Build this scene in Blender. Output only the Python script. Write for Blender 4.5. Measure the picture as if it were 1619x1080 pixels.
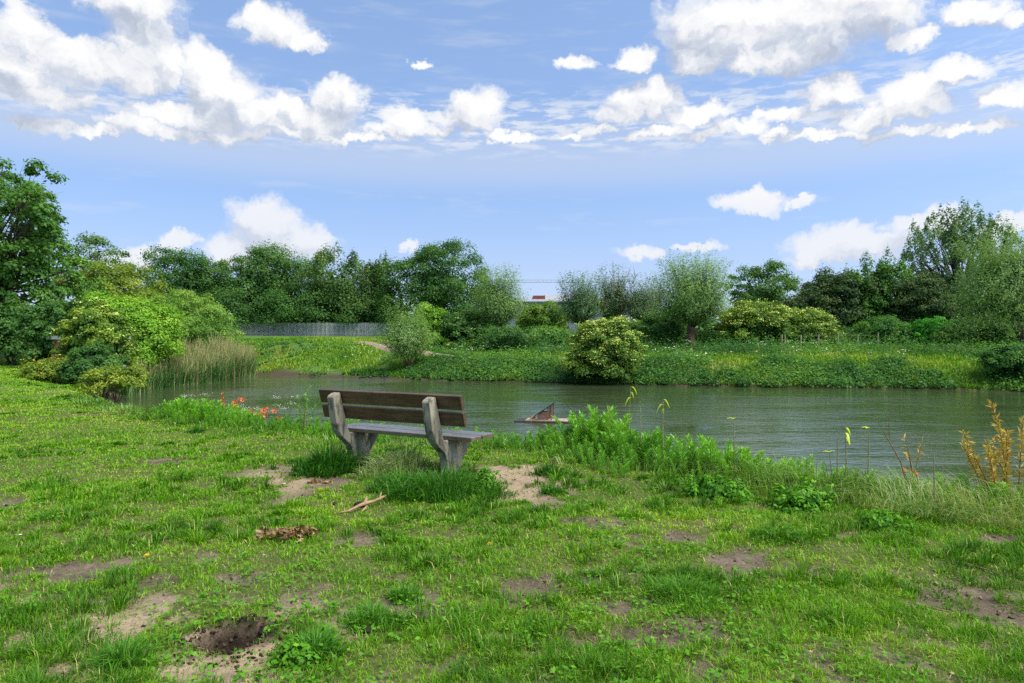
import bpy, math, numpy as np
from mathutils import Vector

C = bpy.context.scene.collection
R = math.radians
for o in list(bpy.data.objects):
    bpy.data.objects.remove(o)

# ---------------------------------------------------------------- camera
EYE = 1.33
cam = bpy.data.cameras.new("camera")
cam.lens = 23.97
cam.sensor_width = 36.0
cam.clip_start = 0.05
cam.clip_end = 8000.0
camo = bpy.data.objects.new("camera", cam)
C.objects.link(camo)
camo.location = (0, 0, EYE)
camo.rotation_euler = (R(90), 0, 0)
bpy.context.scene.camera = camo

# ---------------------------------------------------------------- sky and sun
SUN_EL, SUN_AZ = 56.0, 118.0            # azimuth clockwise from the viewing direction (+Y)
SUN_POWER, SUN_ANGLE = 3.0, 45.0
SKY_STRENGTH, CLOUD_STRENGTH = 0.126, 0.535
SKY_LIFT, SKY_TINT = 0.22, (1.02, 1.0, 1.01)
EXPOSURE = 0.9
vs = bpy.context.scene.view_settings
vs.view_transform = 'Standard'
vs.look = 'None'
vs.exposure = EXPOSURE
vs.gamma = 1.0
sd = bpy.data.lights.new("sun", 'SUN')
sd.energy = SUN_POWER
sd.angle = R(SUN_ANGLE)
sd.color = (1.0, 0.95, 0.87)
so = bpy.data.objects.new("sun", sd)
C.objects.link(so)
so.rotation_euler = (R(90 - SUN_EL), 0, R(180 - SUN_AZ))
so.location = (0, 0, 60)

world = bpy.data.worlds.new("World")
bpy.context.scene.world = world
world.use_nodes = True


class NT:
    """small helper for wiring nodes"""
    def __init__(self, tree):
        self.t = tree
        self.n = tree.nodes

    def put(self, s, v):
        if v is None:
            return
        if isinstance(v, bpy.types.NodeSocket):
            self.t.links.new(v, s)
        else:
            s.default_value = v

    def node(self, typ, ins=(), out=0, **kw):
        n = self.n.new(typ)
        for k, v in kw.items():
            setattr(n, k, v)
        it = ins.items() if isinstance(ins, dict) else enumerate(ins)
        for k, v in it:
            self.put(n.inputs[k], v)
        return n.outputs[out]

    def m(self, op, a, b=None, c=None, clamp=False):
        return self.node('ShaderNodeMath', [a, b, c], operation=op, use_clamp=clamp)

    def v(self, op, a, b=None, out=0):
        return self.node('ShaderNodeVectorMath', [a, b], out=out, operation=op)

    def noise(self, vec, scale, detail=4, rough=.55, dist=0.0, out=0, dim='3D'):
        return self.node('ShaderNodeTexNoise', {'Vector': vec, 'Scale': scale, 'Detail': detail,
                         'Roughness': rough, 'Distortion': dist}, out=out, noise_dimensions=dim)

    def mix(self, f, a, b, blend='MIX'):
        n = self.n.new('ShaderNodeMix')
        n.data_type = 'RGBA'
        n.blend_type = blend
        self.put(n.inputs[0], f)
        self.put(n.inputs[6], a)
        self.put(n.inputs[7], b)
        return n.outputs[2]

    def ramp(self, f, stops):
        n = self.n.new('ShaderNodeValToRGB')
        el = n.color_ramp.elements
        while len(el) < len(stops):
            el.new(0.5)
        for e, (p, c) in zip(el, stops):
            e.position = p
            e.color = c if len(c) == 4 else (*c, 1)
        self.put(n.inputs[0], f)
        return n.outputs[0]

    def smooth(self, x, a, b):
        return self.node('ShaderNodeMapRange', {0: x, 1: a, 2: b, 3: 0.0, 4: 1.0}, interpolation_type='SMOOTHSTEP')

    def attr(self, name, out=2):
        return self.node('ShaderNodeAttribute', out=out, attribute_name=name)


# each cloud is a heap of puffs: (azimuth px, height px, half width, half height) measured on a 1619 px wide view
PUFFS = [
 (30,100,70,50),(42,48,38,36),(120,95,70,42),(222,45,58,62),(200,0,80,30),(190,110,85,32),(60,148,95,16),(262,100,28,34),(-60,90,80,60),
 (322,112,38,32),(352,148,52,36),(300,180,95,22),(422,180,62,28),(455,165,30,14),(532,158,40,30),(505,188,52,24),(80,196,80,12),(150,208,60,9),(260,208,110,13),(380,212,60,10),(470,210,70,9),
 (440,42,48,30),(410,30,30,22),(472,56,32,18),(660,95,17,7),
 (758,168,32,28),(742,195,44,18),(640,198,36,22),(620,212,40,10),(805,212,36,8),(690,214,34,7),(560,222,44,7),
 (418,352,42,34),(440,385,72,28),(370,398,52,22),(482,384,40,13),(272,377,24,13),(215,408,52,16),
 (1140,45,82,58),(1108,92,44,22),(1285,38,115,60),(1385,15,70,52),(1225,90,105,24),(1435,62,40,14),(1175,104,44,13),
 (1545,18,52,22),(1602,32,34,12),(905,100,27,11),(1005,93,30,18),
 (1022,158,56,30),(985,180,44,13),(1105,182,44,16),(1302,153,42,26),(1440,148,50,28),(1400,178,90,16),(1512,117,54,20),
 (1592,157,42,15),(1235,186,38,10),(905,214,26,6),(945,205,30,8),(1010,216,34,6),(1062,207,38,9),(1120,214,36,8),(1165,204,40,10),(1225,212,30,7),(1290,215,46,7),(1350,206,40,8),(1425,208,44,8),(1500,206,36,7),(1560,200,44,9),
 (1195,318,54,18),(1267,314,15,8),(1318,388,66,26),(1300,406,55,12),(1390,390,46,20),(1425,358,32,16),(1492,345,46,22),(1592,355,40,17),
 (1010,405,40,11),(1110,394,32,8),(655,390,16,8),
]
F_PX = 1078.0


def build_world():
    """Sky Texture with cumulus laid over it by direction; the sky is cut into tiles so that a ray only works out the puffs near it"""
    T = NT(world.node_tree)
    T.n.clear()
    co = T.node('ShaderNodeTexCoord')
    sx = T.n.new('ShaderNodeSeparateXYZ')
    T.put(sx.inputs[0], co)
    x, y, z = sx.outputs
    r = T.m('SQRT', T.m('ADD', T.m('MULTIPLY', x, x), T.m('ADD', T.m('MULTIPLY', y, y), 1e-6)))
    az = T.m('ARCTAN2', x, y)
    el = T.m('DIVIDE', z, r)
    cp = T.n.new('ShaderNodeCombineXYZ')
    T.put(cp.inputs[0], az)
    T.put(cp.inputs[1], el)
    P = cp.outputs[0]
    # the air near the horizon is clear: look the sky up a little higher than the ray points
    up = T.n.new('ShaderNodeCombineXYZ')
    T.put(up.inputs[0], x)
    T.put(up.inputs[1], y)
    T.put(up.inputs[2], T.m('ADD', T.m('MULTIPLY', T.m('ABSOLUTE', z), .55), SKY_LIFT))
    sky = T.node('ShaderNodeTexSky', {0: up.outputs[0]}, sky_type='NISHITA', sun_disc=False, sun_elevation=R(SUN_EL), sun_rotation=R(SUN_AZ),
                 altitude=0.0, air_density=1.0, dust_density=1.0, ozone_density=2.0)
    sky = T.mix(1.0, sky, (*SKY_TINT, 1), 'MULTIPLY')
    plain = T.mix(T.m('MULTIPLY', T.smooth(T.noise(T.v('MULTIPLY', P, (2.2, 6.0, 1)), 2.0, 2, .6, dim='2D'), .40, .62), T.smooth(el, .62, .95)),
                  sky, tuple(c * CLOUD_STRENGTH * .95 / SKY_STRENGTH for c in (.97, .98, 1.0)) + (1,))
    shader = T.node('ShaderNodeBackground', [plain, SKY_STRENGTH])
    # in front: a thin veil, and a far row of torn cloud low over the haze
    veil = T.m('MULTIPLY', T.smooth(T.noise(T.v('MULTIPLY', P, (2.0, 11.0, 1)), 4.0, 3, .6, dim='2D'), .46, .9), .32)
    hz = T.m('MULTIPLY', T.smooth(el, .20, .26), T.m('SUBTRACT', 1.0, T.smooth(el, .27, .36)))
    sky = T.mix(T.m('MAXIMUM', T.m('MAXIMUM', veil, T.m('MULTIPLY', hz, .38)), T.m('MULTIPLY', T.smooth(el, .22, -.03), .60)), sky, tuple(c * CLOUD_STRENGTH * .86 / SKY_STRENGTH for c in (.85, .90, 1.0)) + (1,))
    row = T.m('MULTIPLY', T.smooth(el, .258, .30), T.smooth(el, .385, .325))
    row = T.m('MULTIPLY', row, T.smooth(T.noise(T.v('MULTIPLY', P, (5.0, 22.0, 1)), 4.0, 5, .62, dim='2D'), .43, .66))
    sky = T.mix(T.m('MULTIPLY', row, .72), sky, tuple(c * CLOUD_STRENGTH * .93 / SKY_STRENGTH for c in (.94, .96, 1.0)) + (1,))

    # shared by all tiles: billowed edges
    w1 = T.v('MULTIPLY', T.v('SUBTRACT', T.noise(P, 10.0, 2, .5, out=1, dim='2D'), (.5, .5, .5)), (.05, .036, 0))
    w2 = T.v('MULTIPLY', T.v('SUBTRACT', T.noise(P, 42.0, 4, .62, out=1, dim='2D'), (.5, .5, .5)), (.038, .030, 0))
    Pw = T.v('ADD', P, T.v('ADD', w1, w2))
    fb = T.noise(Pw, 21.0, 6, .56, dim='2D')
    fb2 = T.noise(T.v('ADD', Pw, (.008, .014, 0)), 21.0, 6, .56, dim='2D')
    big = T.noise(P, 7.0, 3, .5, dim='2D')
    low = T.smooth(el, .24, .16)
    thick = T.m('SUBTRACT', 1.0, T.m('MULTIPLY', low, .14))

    puffs = []
    for (px, py, rx, ry) in PUFFS:
        h = math.hypot(px - 809.5, F_PX)
        puffs.append((math.atan2(px - 809.5, F_PX), (540 - py) / h, 1.28 * rx * F_PX / h / h, 1.28 * ry / h))

    def heap_group(ps):
        g = bpy.data.node_groups.new("cloud_heap", 'ShaderNodeTree')
        g.interface.new_socket("P", in_out='INPUT', socket_type='NodeSocketVector')
        g.interface.new_socket("D", in_out='OUTPUT', socket_type='NodeSocketFloat')
        G = NT(g)
        gi = G.n.new('NodeGroupInput').outputs[0]
        acc = None
        for (u, v, a, b) in ps:
            q = G.node('ShaderNodeVectorMath', [gi, (1 / a, 1 / b, 0), (-u / a, -v / b, 0)], operation='MULTIPLY_ADD')
            ln = G.v('DOT_PRODUCT', q, q, out=1)
            acc = ln if acc is None else G.node('ShaderNodeMath', [acc, ln, .22], operation='SMOOTH_MIN')
        G.put(G.n.new('NodeGroupOutput').inputs[0], G.m('SUBTRACT', 1.0, acc))
        return g

    def heap(vec, g):
        n = T.n.new('ShaderNodeGroup')
        n.node_tree = g
        T.put(n.inputs[0], vec)
        return n.outputs[0]

    clear = shader
    MU, MV = .05, .05

    def tile(ps):
        hp = heap_group(ps)
        D0 = heap(Pw, hp)
        D1 = heap(T.v('ADD', Pw, (0.010, 0.030, 0)), hp)
        edge = T.m('SUBTRACT', 1.25, T.m('MINIMUM', T.m('MAXIMUM', D0, 0.0), 1.0))
        dens = T.m('ADD', D0, T.m('MULTIPLY', T.m('MULTIPLY', T.m('SUBTRACT', fb, .5), 1.5), edge))
        under = T.m('MINIMUM', T.m('MAXIMUM', T.m('SUBTRACT', D1, D0), 0.0), 1.2)
        cover = T.m('MULTIPLY', T.smooth(T.m('SUBTRACT', dens, T.m('MULTIPLY', under, .40)), -.36, .72), thick)
        rel = T.m('ADD', T.m('MULTIPLY', T.m('SUBTRACT', D0, D1), .62), T.m('MULTIPLY', T.m('SUBTRACT', fb, fb2), 1.5))
        lit = T.m('ADD', T.m('ADD', rel, .47), T.m('MULTIPLY', T.m('SUBTRACT', big, .5), 1.1))
        ccol = T.ramp(lit, [(0.0, (.50, .56, .68)), (.35, (.66, .71, .81)), (.62, (.86, .88, .92)), (.95, (1.0, 1.0, 1.0))])
        ccol = T.mix(T.m('MULTIPLY', low, .45), ccol, (.84, .85, .90, 1))
        cb = T.node('ShaderNodeBackground', [ccol, CLOUD_STRENGTH])
        return T.node('ShaderNodeMixShader', [cover, T.node('ShaderNodeBackground', [sky, SKY_STRENGTH]), cb])

    def region(u0, u1, v0, v1, depth):
        """halve the sky again and again, so that each ray meets only the few puffs of its own tile"""
        ps = [p for p in puffs if p[0] + p[2] * 1.15 + MU > u0 and p[0] - p[2] * 1.15 - MU < u1
              and p[1] + p[3] * 1.15 + MV > v0 and p[1] - p[3] * 1.15 - MV < v1]
        if not ps:
            return T.node('ShaderNodeBackground', [sky, SKY_STRENGTH])
        if len(ps) <= 5 or depth == 0:
            return tile(ps)
        if u1 - u0 > (v1 - v0) * 1.2:
            um = (u0 + u1) / 2
            return T.node('ShaderNodeMixShader', [T.m('GREATER_THAN', az, um), region(u0, um, v0, v1, depth - 1), region(um, u1, v0, v1, depth - 1)])
        vm = (v0 + v1) / 2
        return T.node('ShaderNodeMixShader', [T.m('GREATER_THAN', el, vm), region(u0, u1, v0, vm, depth - 1), region(u0, u1, vm, v1, depth - 1)])

    shader = region(-.80, .80, -.02, .62, 5)
    front = T.m('MULTIPLY', T.m('LESS_THAN', T.m('ABSOLUTE', az), .80), T.m('MULTIPLY', T.m('GREATER_THAN', el, -.02), T.m('LESS_THAN', el, .62)))
    shader = T.node('ShaderNodeMixShader', [front, clear, shader])
    out = T.n.new('ShaderNodeOutputWorld')
    T.put(out.inputs[0], shader)
    world.cycles.sampling_method = 'MANUAL'
    world.cycles.sample_map_resolution = 512


build_world()
sc = bpy.context.scene
sc.render.engine = 'CYCLES'
sc.cycles.use_denoising = False
sc.cycles.max_bounces = 6
sc.cycles.diffuse_bounces = 3
sc.cycles.glossy_bounces = 2
sc.cycles.transmission_bounces = 3
sc.cycles.caustics_reflective = False
sc.cycles.caustics_refractive = False

# ---------------------------------------------------------------- helpers
rng = np.random.default_rng(7)


def PX(px, d):
    return (px - 809.5) / F_PX * d


def PZ(py, d):
    return EYE + (540 - py) / F_PX * d


def tag(o, label=None, cat=None, group=None, kind=None):
    if label:
        o['label'] = label
    if cat:
        o['category'] = cat
    if group:
        o['group'] = group
    if kind:
        o['kind'] = kind
    return o


def empty(name, loc, rz=0.0, label=None, cat=None, group=None):
    o = bpy.data.objects.new(name, None)
    C.objects.link(o)
    o.location = loc
    o.rotation_euler = (0, 0, rz)
    o.empty_display_size = 0.2
    return tag(o, label, cat, group)


def nmesh(name, V, Fc, mat, parent=None, attrs=None, smooth=False):
    """mesh object from arrays; Fc is an (n, k) array of faces (or list of such arrays)"""
    V = np.ascontiguousarray(V, dtype=np.float32)
    Fl = Fc if isinstance(Fc, list) else [Fc]
    me = bpy.data.meshes.new(name)
    me.vertices.add(len(V))
    me.vertices.foreach_set('co', V.ravel())
    loops = np.concatenate([f.ravel() for f in Fl]).astype(np.int32)
    sizes = np.concatenate([np.full(len(f), f.shape[1], dtype=np.int32) for f in Fl])
    starts = np.concatenate([[0], np.cumsum(sizes)[:-1]]).astype(np.int32)
    me.loops.add(len(loops))
    me.loops.foreach_set('vertex_index', loops)
    me.polygons.add(len(sizes))
    me.polygons.foreach_set('loop_start', starts)
    me.update(calc_edges=True)
    if smooth:
        me.polygons.foreach_set('use_smooth', np.ones(len(sizes), dtype=bool))
    for k, a in (attrs or {}).items():
        at = me.attributes.new(k, 'FLOAT', 'POINT')
        at.data.foreach_set('value', np.ascontiguousarray(a, dtype=np.float32))
    if mat:
        me.materials.append(mat)
    o = bpy.data.objects.new(name, me)
    C.objects.link(o)
    if parent:
        o.parent = parent
    return o


class MB:
    """gathers boxes, tubes and prisms into one mesh"""
    def __init__(self):
        self.v = []
        self.f = []
        self.n = 0

    def add(self, V, faces):
        for f in faces:
            self.f.append([i + self.n for i in f])
        self.v.extend([tuple(map(float, p)) for p in V])
        self.n += len(V)
        return self

    def box(self, a, b, M=None):
        (x0, y0, z0), (x1, y1, z1) = a, b
        V = [(x0, y0, z0), (x1, y0, z0), (x1, y1, z0), (x0, y1, z0), (x0, y0, z1), (x1, y0, z1), (x1, y1, z1), (x0, y1, z1)]
        if M is not None:
            V = [tuple(M @ Vector(p)) for p in V]
        return self.add(V, [(0, 3, 2, 1), (4, 5, 6, 7), (0, 1, 5, 4), (1, 2, 6, 5), (2, 3, 7, 6), (3, 0, 4, 7)])

    def tube(self, pts, radii, n=7):
        V, Fs = tube_arrays(pts, radii, n)
        return self.add(V, Fs)

    def prism(self, prof, x0, x1):
        """profile in (y, z) pulled along x"""
        k = len(prof)
        V = [(x0, p[0], p[1]) for p in prof] + [(x1, p[0], p[1]) for p in prof]
        Fs = [tuple(range(k))[::-1], tuple(range(k, 2 * k))]
        Fs += [(i, (i + 1) % k, k + (i + 1) % k, k + i) for i in range(k)]
        return self.add(V, Fs)

    def build(self, name, mat, parent=None, smooth=False, bevel=0.0, seg=2):
        me = bpy.data.meshes.new(name)
        me.from_pydata(self.v, [], self.f)
        if smooth:
            me.polygons.foreach_set('use_smooth', [True] * len(me.polygons))
        me.materials.append(mat)
        me.update()
        o = bpy.data.objects.new(name, me)
        C.objects.link(o)
        if parent:
            o.parent = parent
        if bevel:
            b = o.modifiers.new("bevel", 'BEVEL')
            b.width = bevel
            b.segments = seg
            b.limit_method = 'ANGLE'
            b.angle_limit = R(25)
        return o


def tube_arrays(pts, radii, n=7):
    pts = np.asarray(pts, float)
    radii = np.broadcast_to(np.asarray(radii, float), (len(pts),))
    tan = np.gradient(pts, axis=0)
    tan /= np.linalg.norm(tan, axis=1)[:, None] + 1e-9
    ref = np.array([0.31, 0.77, 0.55])
    a = np.cross(tan, ref)
    a /= np.linalg.norm(a, axis=1)[:, None] + 1e-9
    b = np.cross(tan, a)
    th = np.linspace(0, 2 * np.pi, n, endpoint=False)
    V = pts[:, None] + radii[:, None, None] * (np.cos(th)[None, :, None] * a[:, None] + np.sin(th)[None, :, None] * b[:, None])
    k = len(pts)
    Fs = []
    for i in range(k - 1):
        for j in range(n):
            j2 = (j + 1) % n
            Fs.append((i * n + j, i * n + j2, (i + 1) * n + j2, (i + 1) * n + j))
    Fs.append(tuple(range(n))[::-1])
    Fs.append(tuple(range((k - 1) * n, k * n)))
    return V.reshape(-1, 3), Fs


def norm(a):
    return a / (np.linalg.norm(a, axis=-1, keepdims=True) + 1e-9)


def hash2(ix, iy, seed):
    h = (ix.astype(np.int64) * 374761393 + iy.astype(np.int64) * 668265263 + seed * 974634777) & 0xffffffff
    h = ((h ^ (h >> 13)) * 1274126177) & 0xffffffff
    return ((h ^ (h >> 16)) & 0xffff) / 65535.0


def vnoise(x, y, seed=0):
    ix, iy = np.floor(x), np.floor(y)
    fx, fy = x - ix, y - iy
    fx, fy = fx * fx * (3 - 2 * fx), fy * fy * (3 - 2 * fy)
    a, b = hash2(ix, iy, seed), hash2(ix + 1, iy, seed)
    c, d = hash2(ix, iy + 1, seed), hash2(ix + 1, iy + 1, seed)
    return (a * (1 - fx) + b * fx) * (1 - fy) + (c * (1 - fx) + d * fx) * fy


def fbm(x, y, scale, octs=4, seed=0, gain=.5):
    s, amp, tot = 0, 1, 0
    for i in range(octs):
        s = s + amp * vnoise(x * scale + 17.3 * i, y * scale - 9.1 * i, seed + i)
        tot += amp
        amp *= gain
        scale *= 2.03
    return s / tot


def sstep(a, b, x):
    t = np.clip((x - a) / (b - a), 0, 1)
    return t * t * (3 - 2 * t)


def leaves(Cn, Nn, A, L, W, fold=0.0):
    """rhombic leaves: centres, normals, long axes, lengths, widths -> verts, quads"""
    A = norm(A - Nn * np.sum(A * Nn, 1, keepdims=True))
    B = np.cross(Nn, A)
    L = np.asarray(L)[:, None] * .5
    W = np.asarray(W)[:, None] * .5
    V = np.stack([Cn - A * L, Cn + B * W + Nn * fold * L, Cn + A * L, Cn - B * W + Nn * fold * L], 1).reshape(-1, 3)
    return V, np.arange(len(V)).reshape(-1, 4)


# ---------------------------------------------------------------- materials
def newmat(name):
    m = bpy.data.materials.new(name)
    m.use_nodes = True
    T = NT(m.node_tree)
    T.n.clear()
    return m, T


def finish(T, sh, disp=None):
    out = T.n.new('ShaderNodeOutputMaterial')
    T.put(out.inputs[0], sh)
    if disp is not None:
        T.put(out.inputs[2], disp)


def pbr(T, col, rough=.6, bump=None, bstr=.3, bdist=.02, spec=.4):
    n = None
    if bump is not None:
        n = T.node('ShaderNodeBump', {'Strength': bstr, 'Distance': bdist, 'Height': bump})
    return T.node('ShaderNodeBsdfPrincipled', {'Base Color': col, 'Roughness': rough, 'Normal': n, 'Specular IOR Level': spec})


GREEN_GAIN = 1.5


def leaf_mat(name, dark, mid, pale, trans=.36, gloss=.012, patch=.5, rough=.5):
    """foliage: tint (per leaf) and a soft noise in place choose between three leaf greens"""
    dark, mid, pale = [tuple(min(c * GREEN_GAIN, .85) for c in q) if q[1] > q[0] * 1.05 else q for q in (dark, mid, pale)]
    m, T = newmat(name)
    co = T.node('ShaderNodeNewGeometry', out=0)
    nz = T.noise(co, patch, 3, .6)
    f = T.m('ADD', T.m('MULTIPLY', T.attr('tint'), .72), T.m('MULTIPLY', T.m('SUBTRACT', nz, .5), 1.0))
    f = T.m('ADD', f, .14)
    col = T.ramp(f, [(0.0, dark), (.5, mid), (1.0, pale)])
    d = T.node('ShaderNodeBsdfDiffuse', [col])
    tcol = T.mix(1.0, col, (1.25, 1.15, .45, 1), 'MULTIPLY')
    t = T.node('ShaderNodeBsdfTranslucent', [tcol])
    s = T.node('ShaderNodeMixShader', [trans, d, t])
    g = T.node('ShaderNodeBsdfGlossy', {'Color': (.8, .85, .9, 1), 'Roughness': rough})
    s = T.node('ShaderNodeMixShader', [gloss, s, g])
    finish(T, s)
    return m


def rough_mat(name, c0, c1, scale=8.0, stretch=(1, 1, 1), rough=.85, bstr=.5, bdist=.02, detail=6):
    m, T = newmat(name)
    co = T.node('ShaderNodeTexCoord', out=3)
    v = T.v('MULTIPLY', co, stretch)
    nz = T.noise(v, scale, detail, .62)
    col = T.ramp(nz, [(.28, c0), (.72, c1)])
    finish(T, pbr(T, col, rough, nz, bstr, bdist, .25))
    return m


M = {}
M['bark'] = rough_mat('bark', (.035, .026, .018), (.14, .105, .075), 9, (1, 1, .2))
M['bark_red'] = rough_mat('bark_red', (.06, .035, .02), (.22, .13, .08), 9, (1, 1, .2))
M['stem'] = rough_mat('stem', (.05, .09, .02), (.12, .17, .05), 20)
M['stem_dry'] = rough_mat('stem_dry', (.10, .06, .03), (.26, .17, .09), 20)
M['maple'] = leaf_mat('leaf_maple', (.028, .078, .018), (.056, .135, .026), (.12, .20, .035))
M['maple2'] = leaf_mat('leaf_maple_pale', (.03, .075, .02), (.06, .125, .025), (.16, .22, .035))
M['deep'] = leaf_mat('leaf_deep', (.02, .066, .015), (.046, .118, .022), (.09, .18, .03))
M['ash'] = leaf_mat('leaf_ash', (.025, .08, .014), (.06, .15, .022), (.13, .25, .035))
M['bright'] = leaf_mat('leaf_bright', (.06, .15, .012), (.135, .28, .02), (.25, .39, .045))
M['yellowgreen'] = leaf_mat('leaf_yellowgreen', (.05, .10, .012), (.12, .185, .02), (.26, .30, .035))
M['willow'] = leaf_mat('leaf_willow', (.06, .135, .032), (.13, .235, .055), (.22, .32, .10), gloss=.02)
M['willow_dark'] = leaf_mat('leaf_willow_dark', (.035, .085, .03), (.075, .15, .05), (.15, .22, .085), gloss=.02)
M['sallow'] = leaf_mat('leaf_sallow', (.06, .14, .022), (.125, .24, .036), (.24, .32, .065))
M['yew'] = leaf_mat('leaf_yew', (.015, .038, .011), (.032, .066, .016), (.10, .12, .028), trans=.15)
M['elder'] = leaf_mat('leaf_elder', (.035, .085, .015), (.085, .165, .02), (.22, .29, .03))
M['laurel'] = leaf_mat('leaf_laurel', (.02, .11, .012), (.045, .22, .015), (.09, .32, .025))
M['under'] = leaf_mat('leaf_under', (.025, .08, .02), (.055, .15, .025), (.14, .25, .035))
M['bramble'] = leaf_mat('leaf_bramble', (.024, .075, .016), (.05, .13, .024), (.12, .20, .04))
M['cream'] = leaf_mat('blossom_cream', (.24, .32, .05), (.38, .44, .09), (.55, .58, .2), trans=.2, gloss=.02)
M['yellow'] = leaf_mat('leaf_yellow', (.45, .33, .03), (.6, .45, .05), (.7, .6, .12), trans=.3, gloss=.03)
M['twig'] = leaf_mat('twig_brown', (.12, .07, .035), (.20, .125, .07), (.30, .2, .12), trans=.05, gloss=.02)
# ---------------------------------------------------------------- the lie of the land
WATER = -0.85
FAR = [(-19.3, 48.0), (-18.0, 45.0), (-13.7, 43.3), (-9.4, 40.3), (-6.1, 39.0), (-3.0, 37.8), (0.0, 37.2), (3.0, 35.7), (6.1, 34.6), (9.0, 33.6),
       (11.8, 32.6), (14.6, 32.2), (17.4, 31.7), (19.8, 30.9), (22.1, 29.5), (28.0, 27.0), (45.0, 22.0), (80, 14), (160, 0)]
_r = np.random.default_rng(17)
_f = []
for (_ax, _ay), (_bx, _by) in zip(FAR[:-1], FAR[1:]):
    _k = 4 if _ax < 24 else 1
    for _i in range(_k):
        _t = _i / _k
        _f.append((_ax + (_bx - _ax) * _t + (_r.normal() * .16 if _i else 0), _ay + (_by - _ay) * _t + (_r.normal() * .30 if _i else 0)))
FAR = _f + [FAR[-1]]                                 # a broken, not a ruled, waterline
NEAR = [(160, -12), (40, -1.0), (20, 2.6), (12, 4.2), (7.6, 5.2), (5.4, 5.9), (3.9, 6.7), (2.4, 7.9), (1.4, 9.0), (-0.3, 10.1), (-2.8, 11.2),
        (-5.2, 12.9), (-7.2, 14.6), (-9.2, 16.6), (-11.2, 19.4), (-13.0, 22.5)]
LEFT = [(-13.0, 22.5), (-15.6, 27.0), (-17.0, 31.0), (-16.6, 36.0), (-16.2, 41.0), (-17.6, 45.0), (-19.3, 48.0)]
POND = np.array(NEAR + LEFT[1:] + FAR[1:])


def poly_dist(x, y, pts):
    p = np.asarray(pts, float)
    best = np.full(np.shape(x), 1e9)
    for (ax, ay), (bx, by) in zip(p[:-1], p[1:]):
        dx, dy = bx - ax, by - ay
        t = np.clip(((x - ax) * dx + (y - ay) * dy) / (dx * dx + dy * dy), 0, 1)
        best = np.minimum(best, np.hypot(x - ax - t * dx, y - ay - t * dy))
    return best


def in_pond(x, y):
    ins = np.zeros(np.shape(x), bool)
    n = len(POND)
    for i in range(n):
        x0, y0 = POND[i]
        x1, y1 = POND[(i + 1) % n]
        if y0 == y1:
            continue
        c = ((y0 > y) != (y1 > y)) & (x < (x1 - x0) * (y - y0) / (y1 - y0) + x0)
        ins ^= c
    return ins


HOLE = (PX(372, 3.02), 3.02)


def terrain(x, y, rough=True):
    x = np.asarray(x, float)
    y = np.asarray(y, float)
    wob = (fbm(x, y, .35, 3, 5) - .5) * 1.3 * sstep(14, 26, y)
    dn = poly_dist(x, y, NEAR)
    dl = poly_dist(x, y, LEFT)
    df = poly_dist(x, y, FAR)
    ins = in_pond(x, y)
    zn = WATER + (0.0 - WATER) * sstep(-.25, 1.2, dn) + .012 * np.clip(dn - 8, 0, 14)
    zl = WATER + (.25 - WATER) * sstep(-.3, 3.0, dl)
    e = sstep(-2.0, -9.5, x)
    z1, L1, k = .22 + 1.05 * e, 3.2 + 4.8 * e, .075 - .041 * e
    s = np.maximum(df + wob * (.4 + e) * sstep(.3, 2, df), 0)
    tilt = np.clip(s - L1, 0, None)
    zf = WATER + (z1 - WATER) * sstep(-.13 * L1, L1, s) ** 1.1 + np.minimum(k * tilt, .8 + 1.2 * e)
    wn, wl, wf = [1 / (d + .4) ** 3 for d in (dn, dl, df)]
    wl = wl * sstep(53, 45, y)
    z = (zn * wn + zl * wl + zf * wf) / (wn + wl + wf)
    sh = np.minimum(np.minimum(dn, dl), df)
    z = np.where(ins, WATER - .02 - np.minimum(.32 * sh, 1.1), z)
    if rough:
        amp = np.where(ins, 0, sstep(0, 1.5, sh))
        z = z + amp * ((fbm(x, y, .9, 3, 11) - .5) * .09 + (fbm(x, y, 4.5, 3, 12) - .5) * .035)
        z = z - amp * .02 * bare(x, y)
        r = np.hypot((x - HOLE[0]) / 1.2, (y - HOLE[1])) * 1.3
        r = r * (1 + .5 * (fbm(x, y, 9, 3, 31) - .5))
        z = z - .30 * sstep(.18, .06, r) + .035 * sstep(.09, .15, r) * sstep(.30, .17, r) * fbm(x, y, 16, 3, 33)
    return z


# bare earth in the lawn: (px, py, half width, half height, strength)
BARE = [(130, 900, 95, 22, .9), (370, 1022, 75, 34, 1.3), (330, 1058, 160, 30, .75), (440, 752, 52, 18, 1.1), (500, 765, 50, 15, .9), (455, 790, 35, 12, .8),
        (815, 762, 62, 26, 1.5), (1545, 945, 90, 34, 1.0), (1180, 893, 55, 22, .95), (825, 925, 55, 20, .9), (650, 962, 70, 20, .75), (485, 960, 60, 28, .7),
        (960, 832, 60, 12, .8), (1080, 858, 40, 10, .8), (268, 730, 34, 6, 1.1), (5, 798, 36, 18, 1.0), (1100, 1003, 80, 22, .7), (385, 915, 40, 12, .7),
        (620, 912, 36, 9, .7), (1300, 1028, 50, 12, .6), (900, 1012, 80, 22, .7), (150, 1070, 110, 16, .8), (1000, 960, 60, 14, .7), (60, 950, 40, 16, .6),
        (1590, 850, 40, 8, .8), (1270, 905, 40, 14, .7), (700, 1050, 50, 16, .5), (560, 855, 30, 8, .7), (340, 826, 20, 5, .7)]


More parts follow.
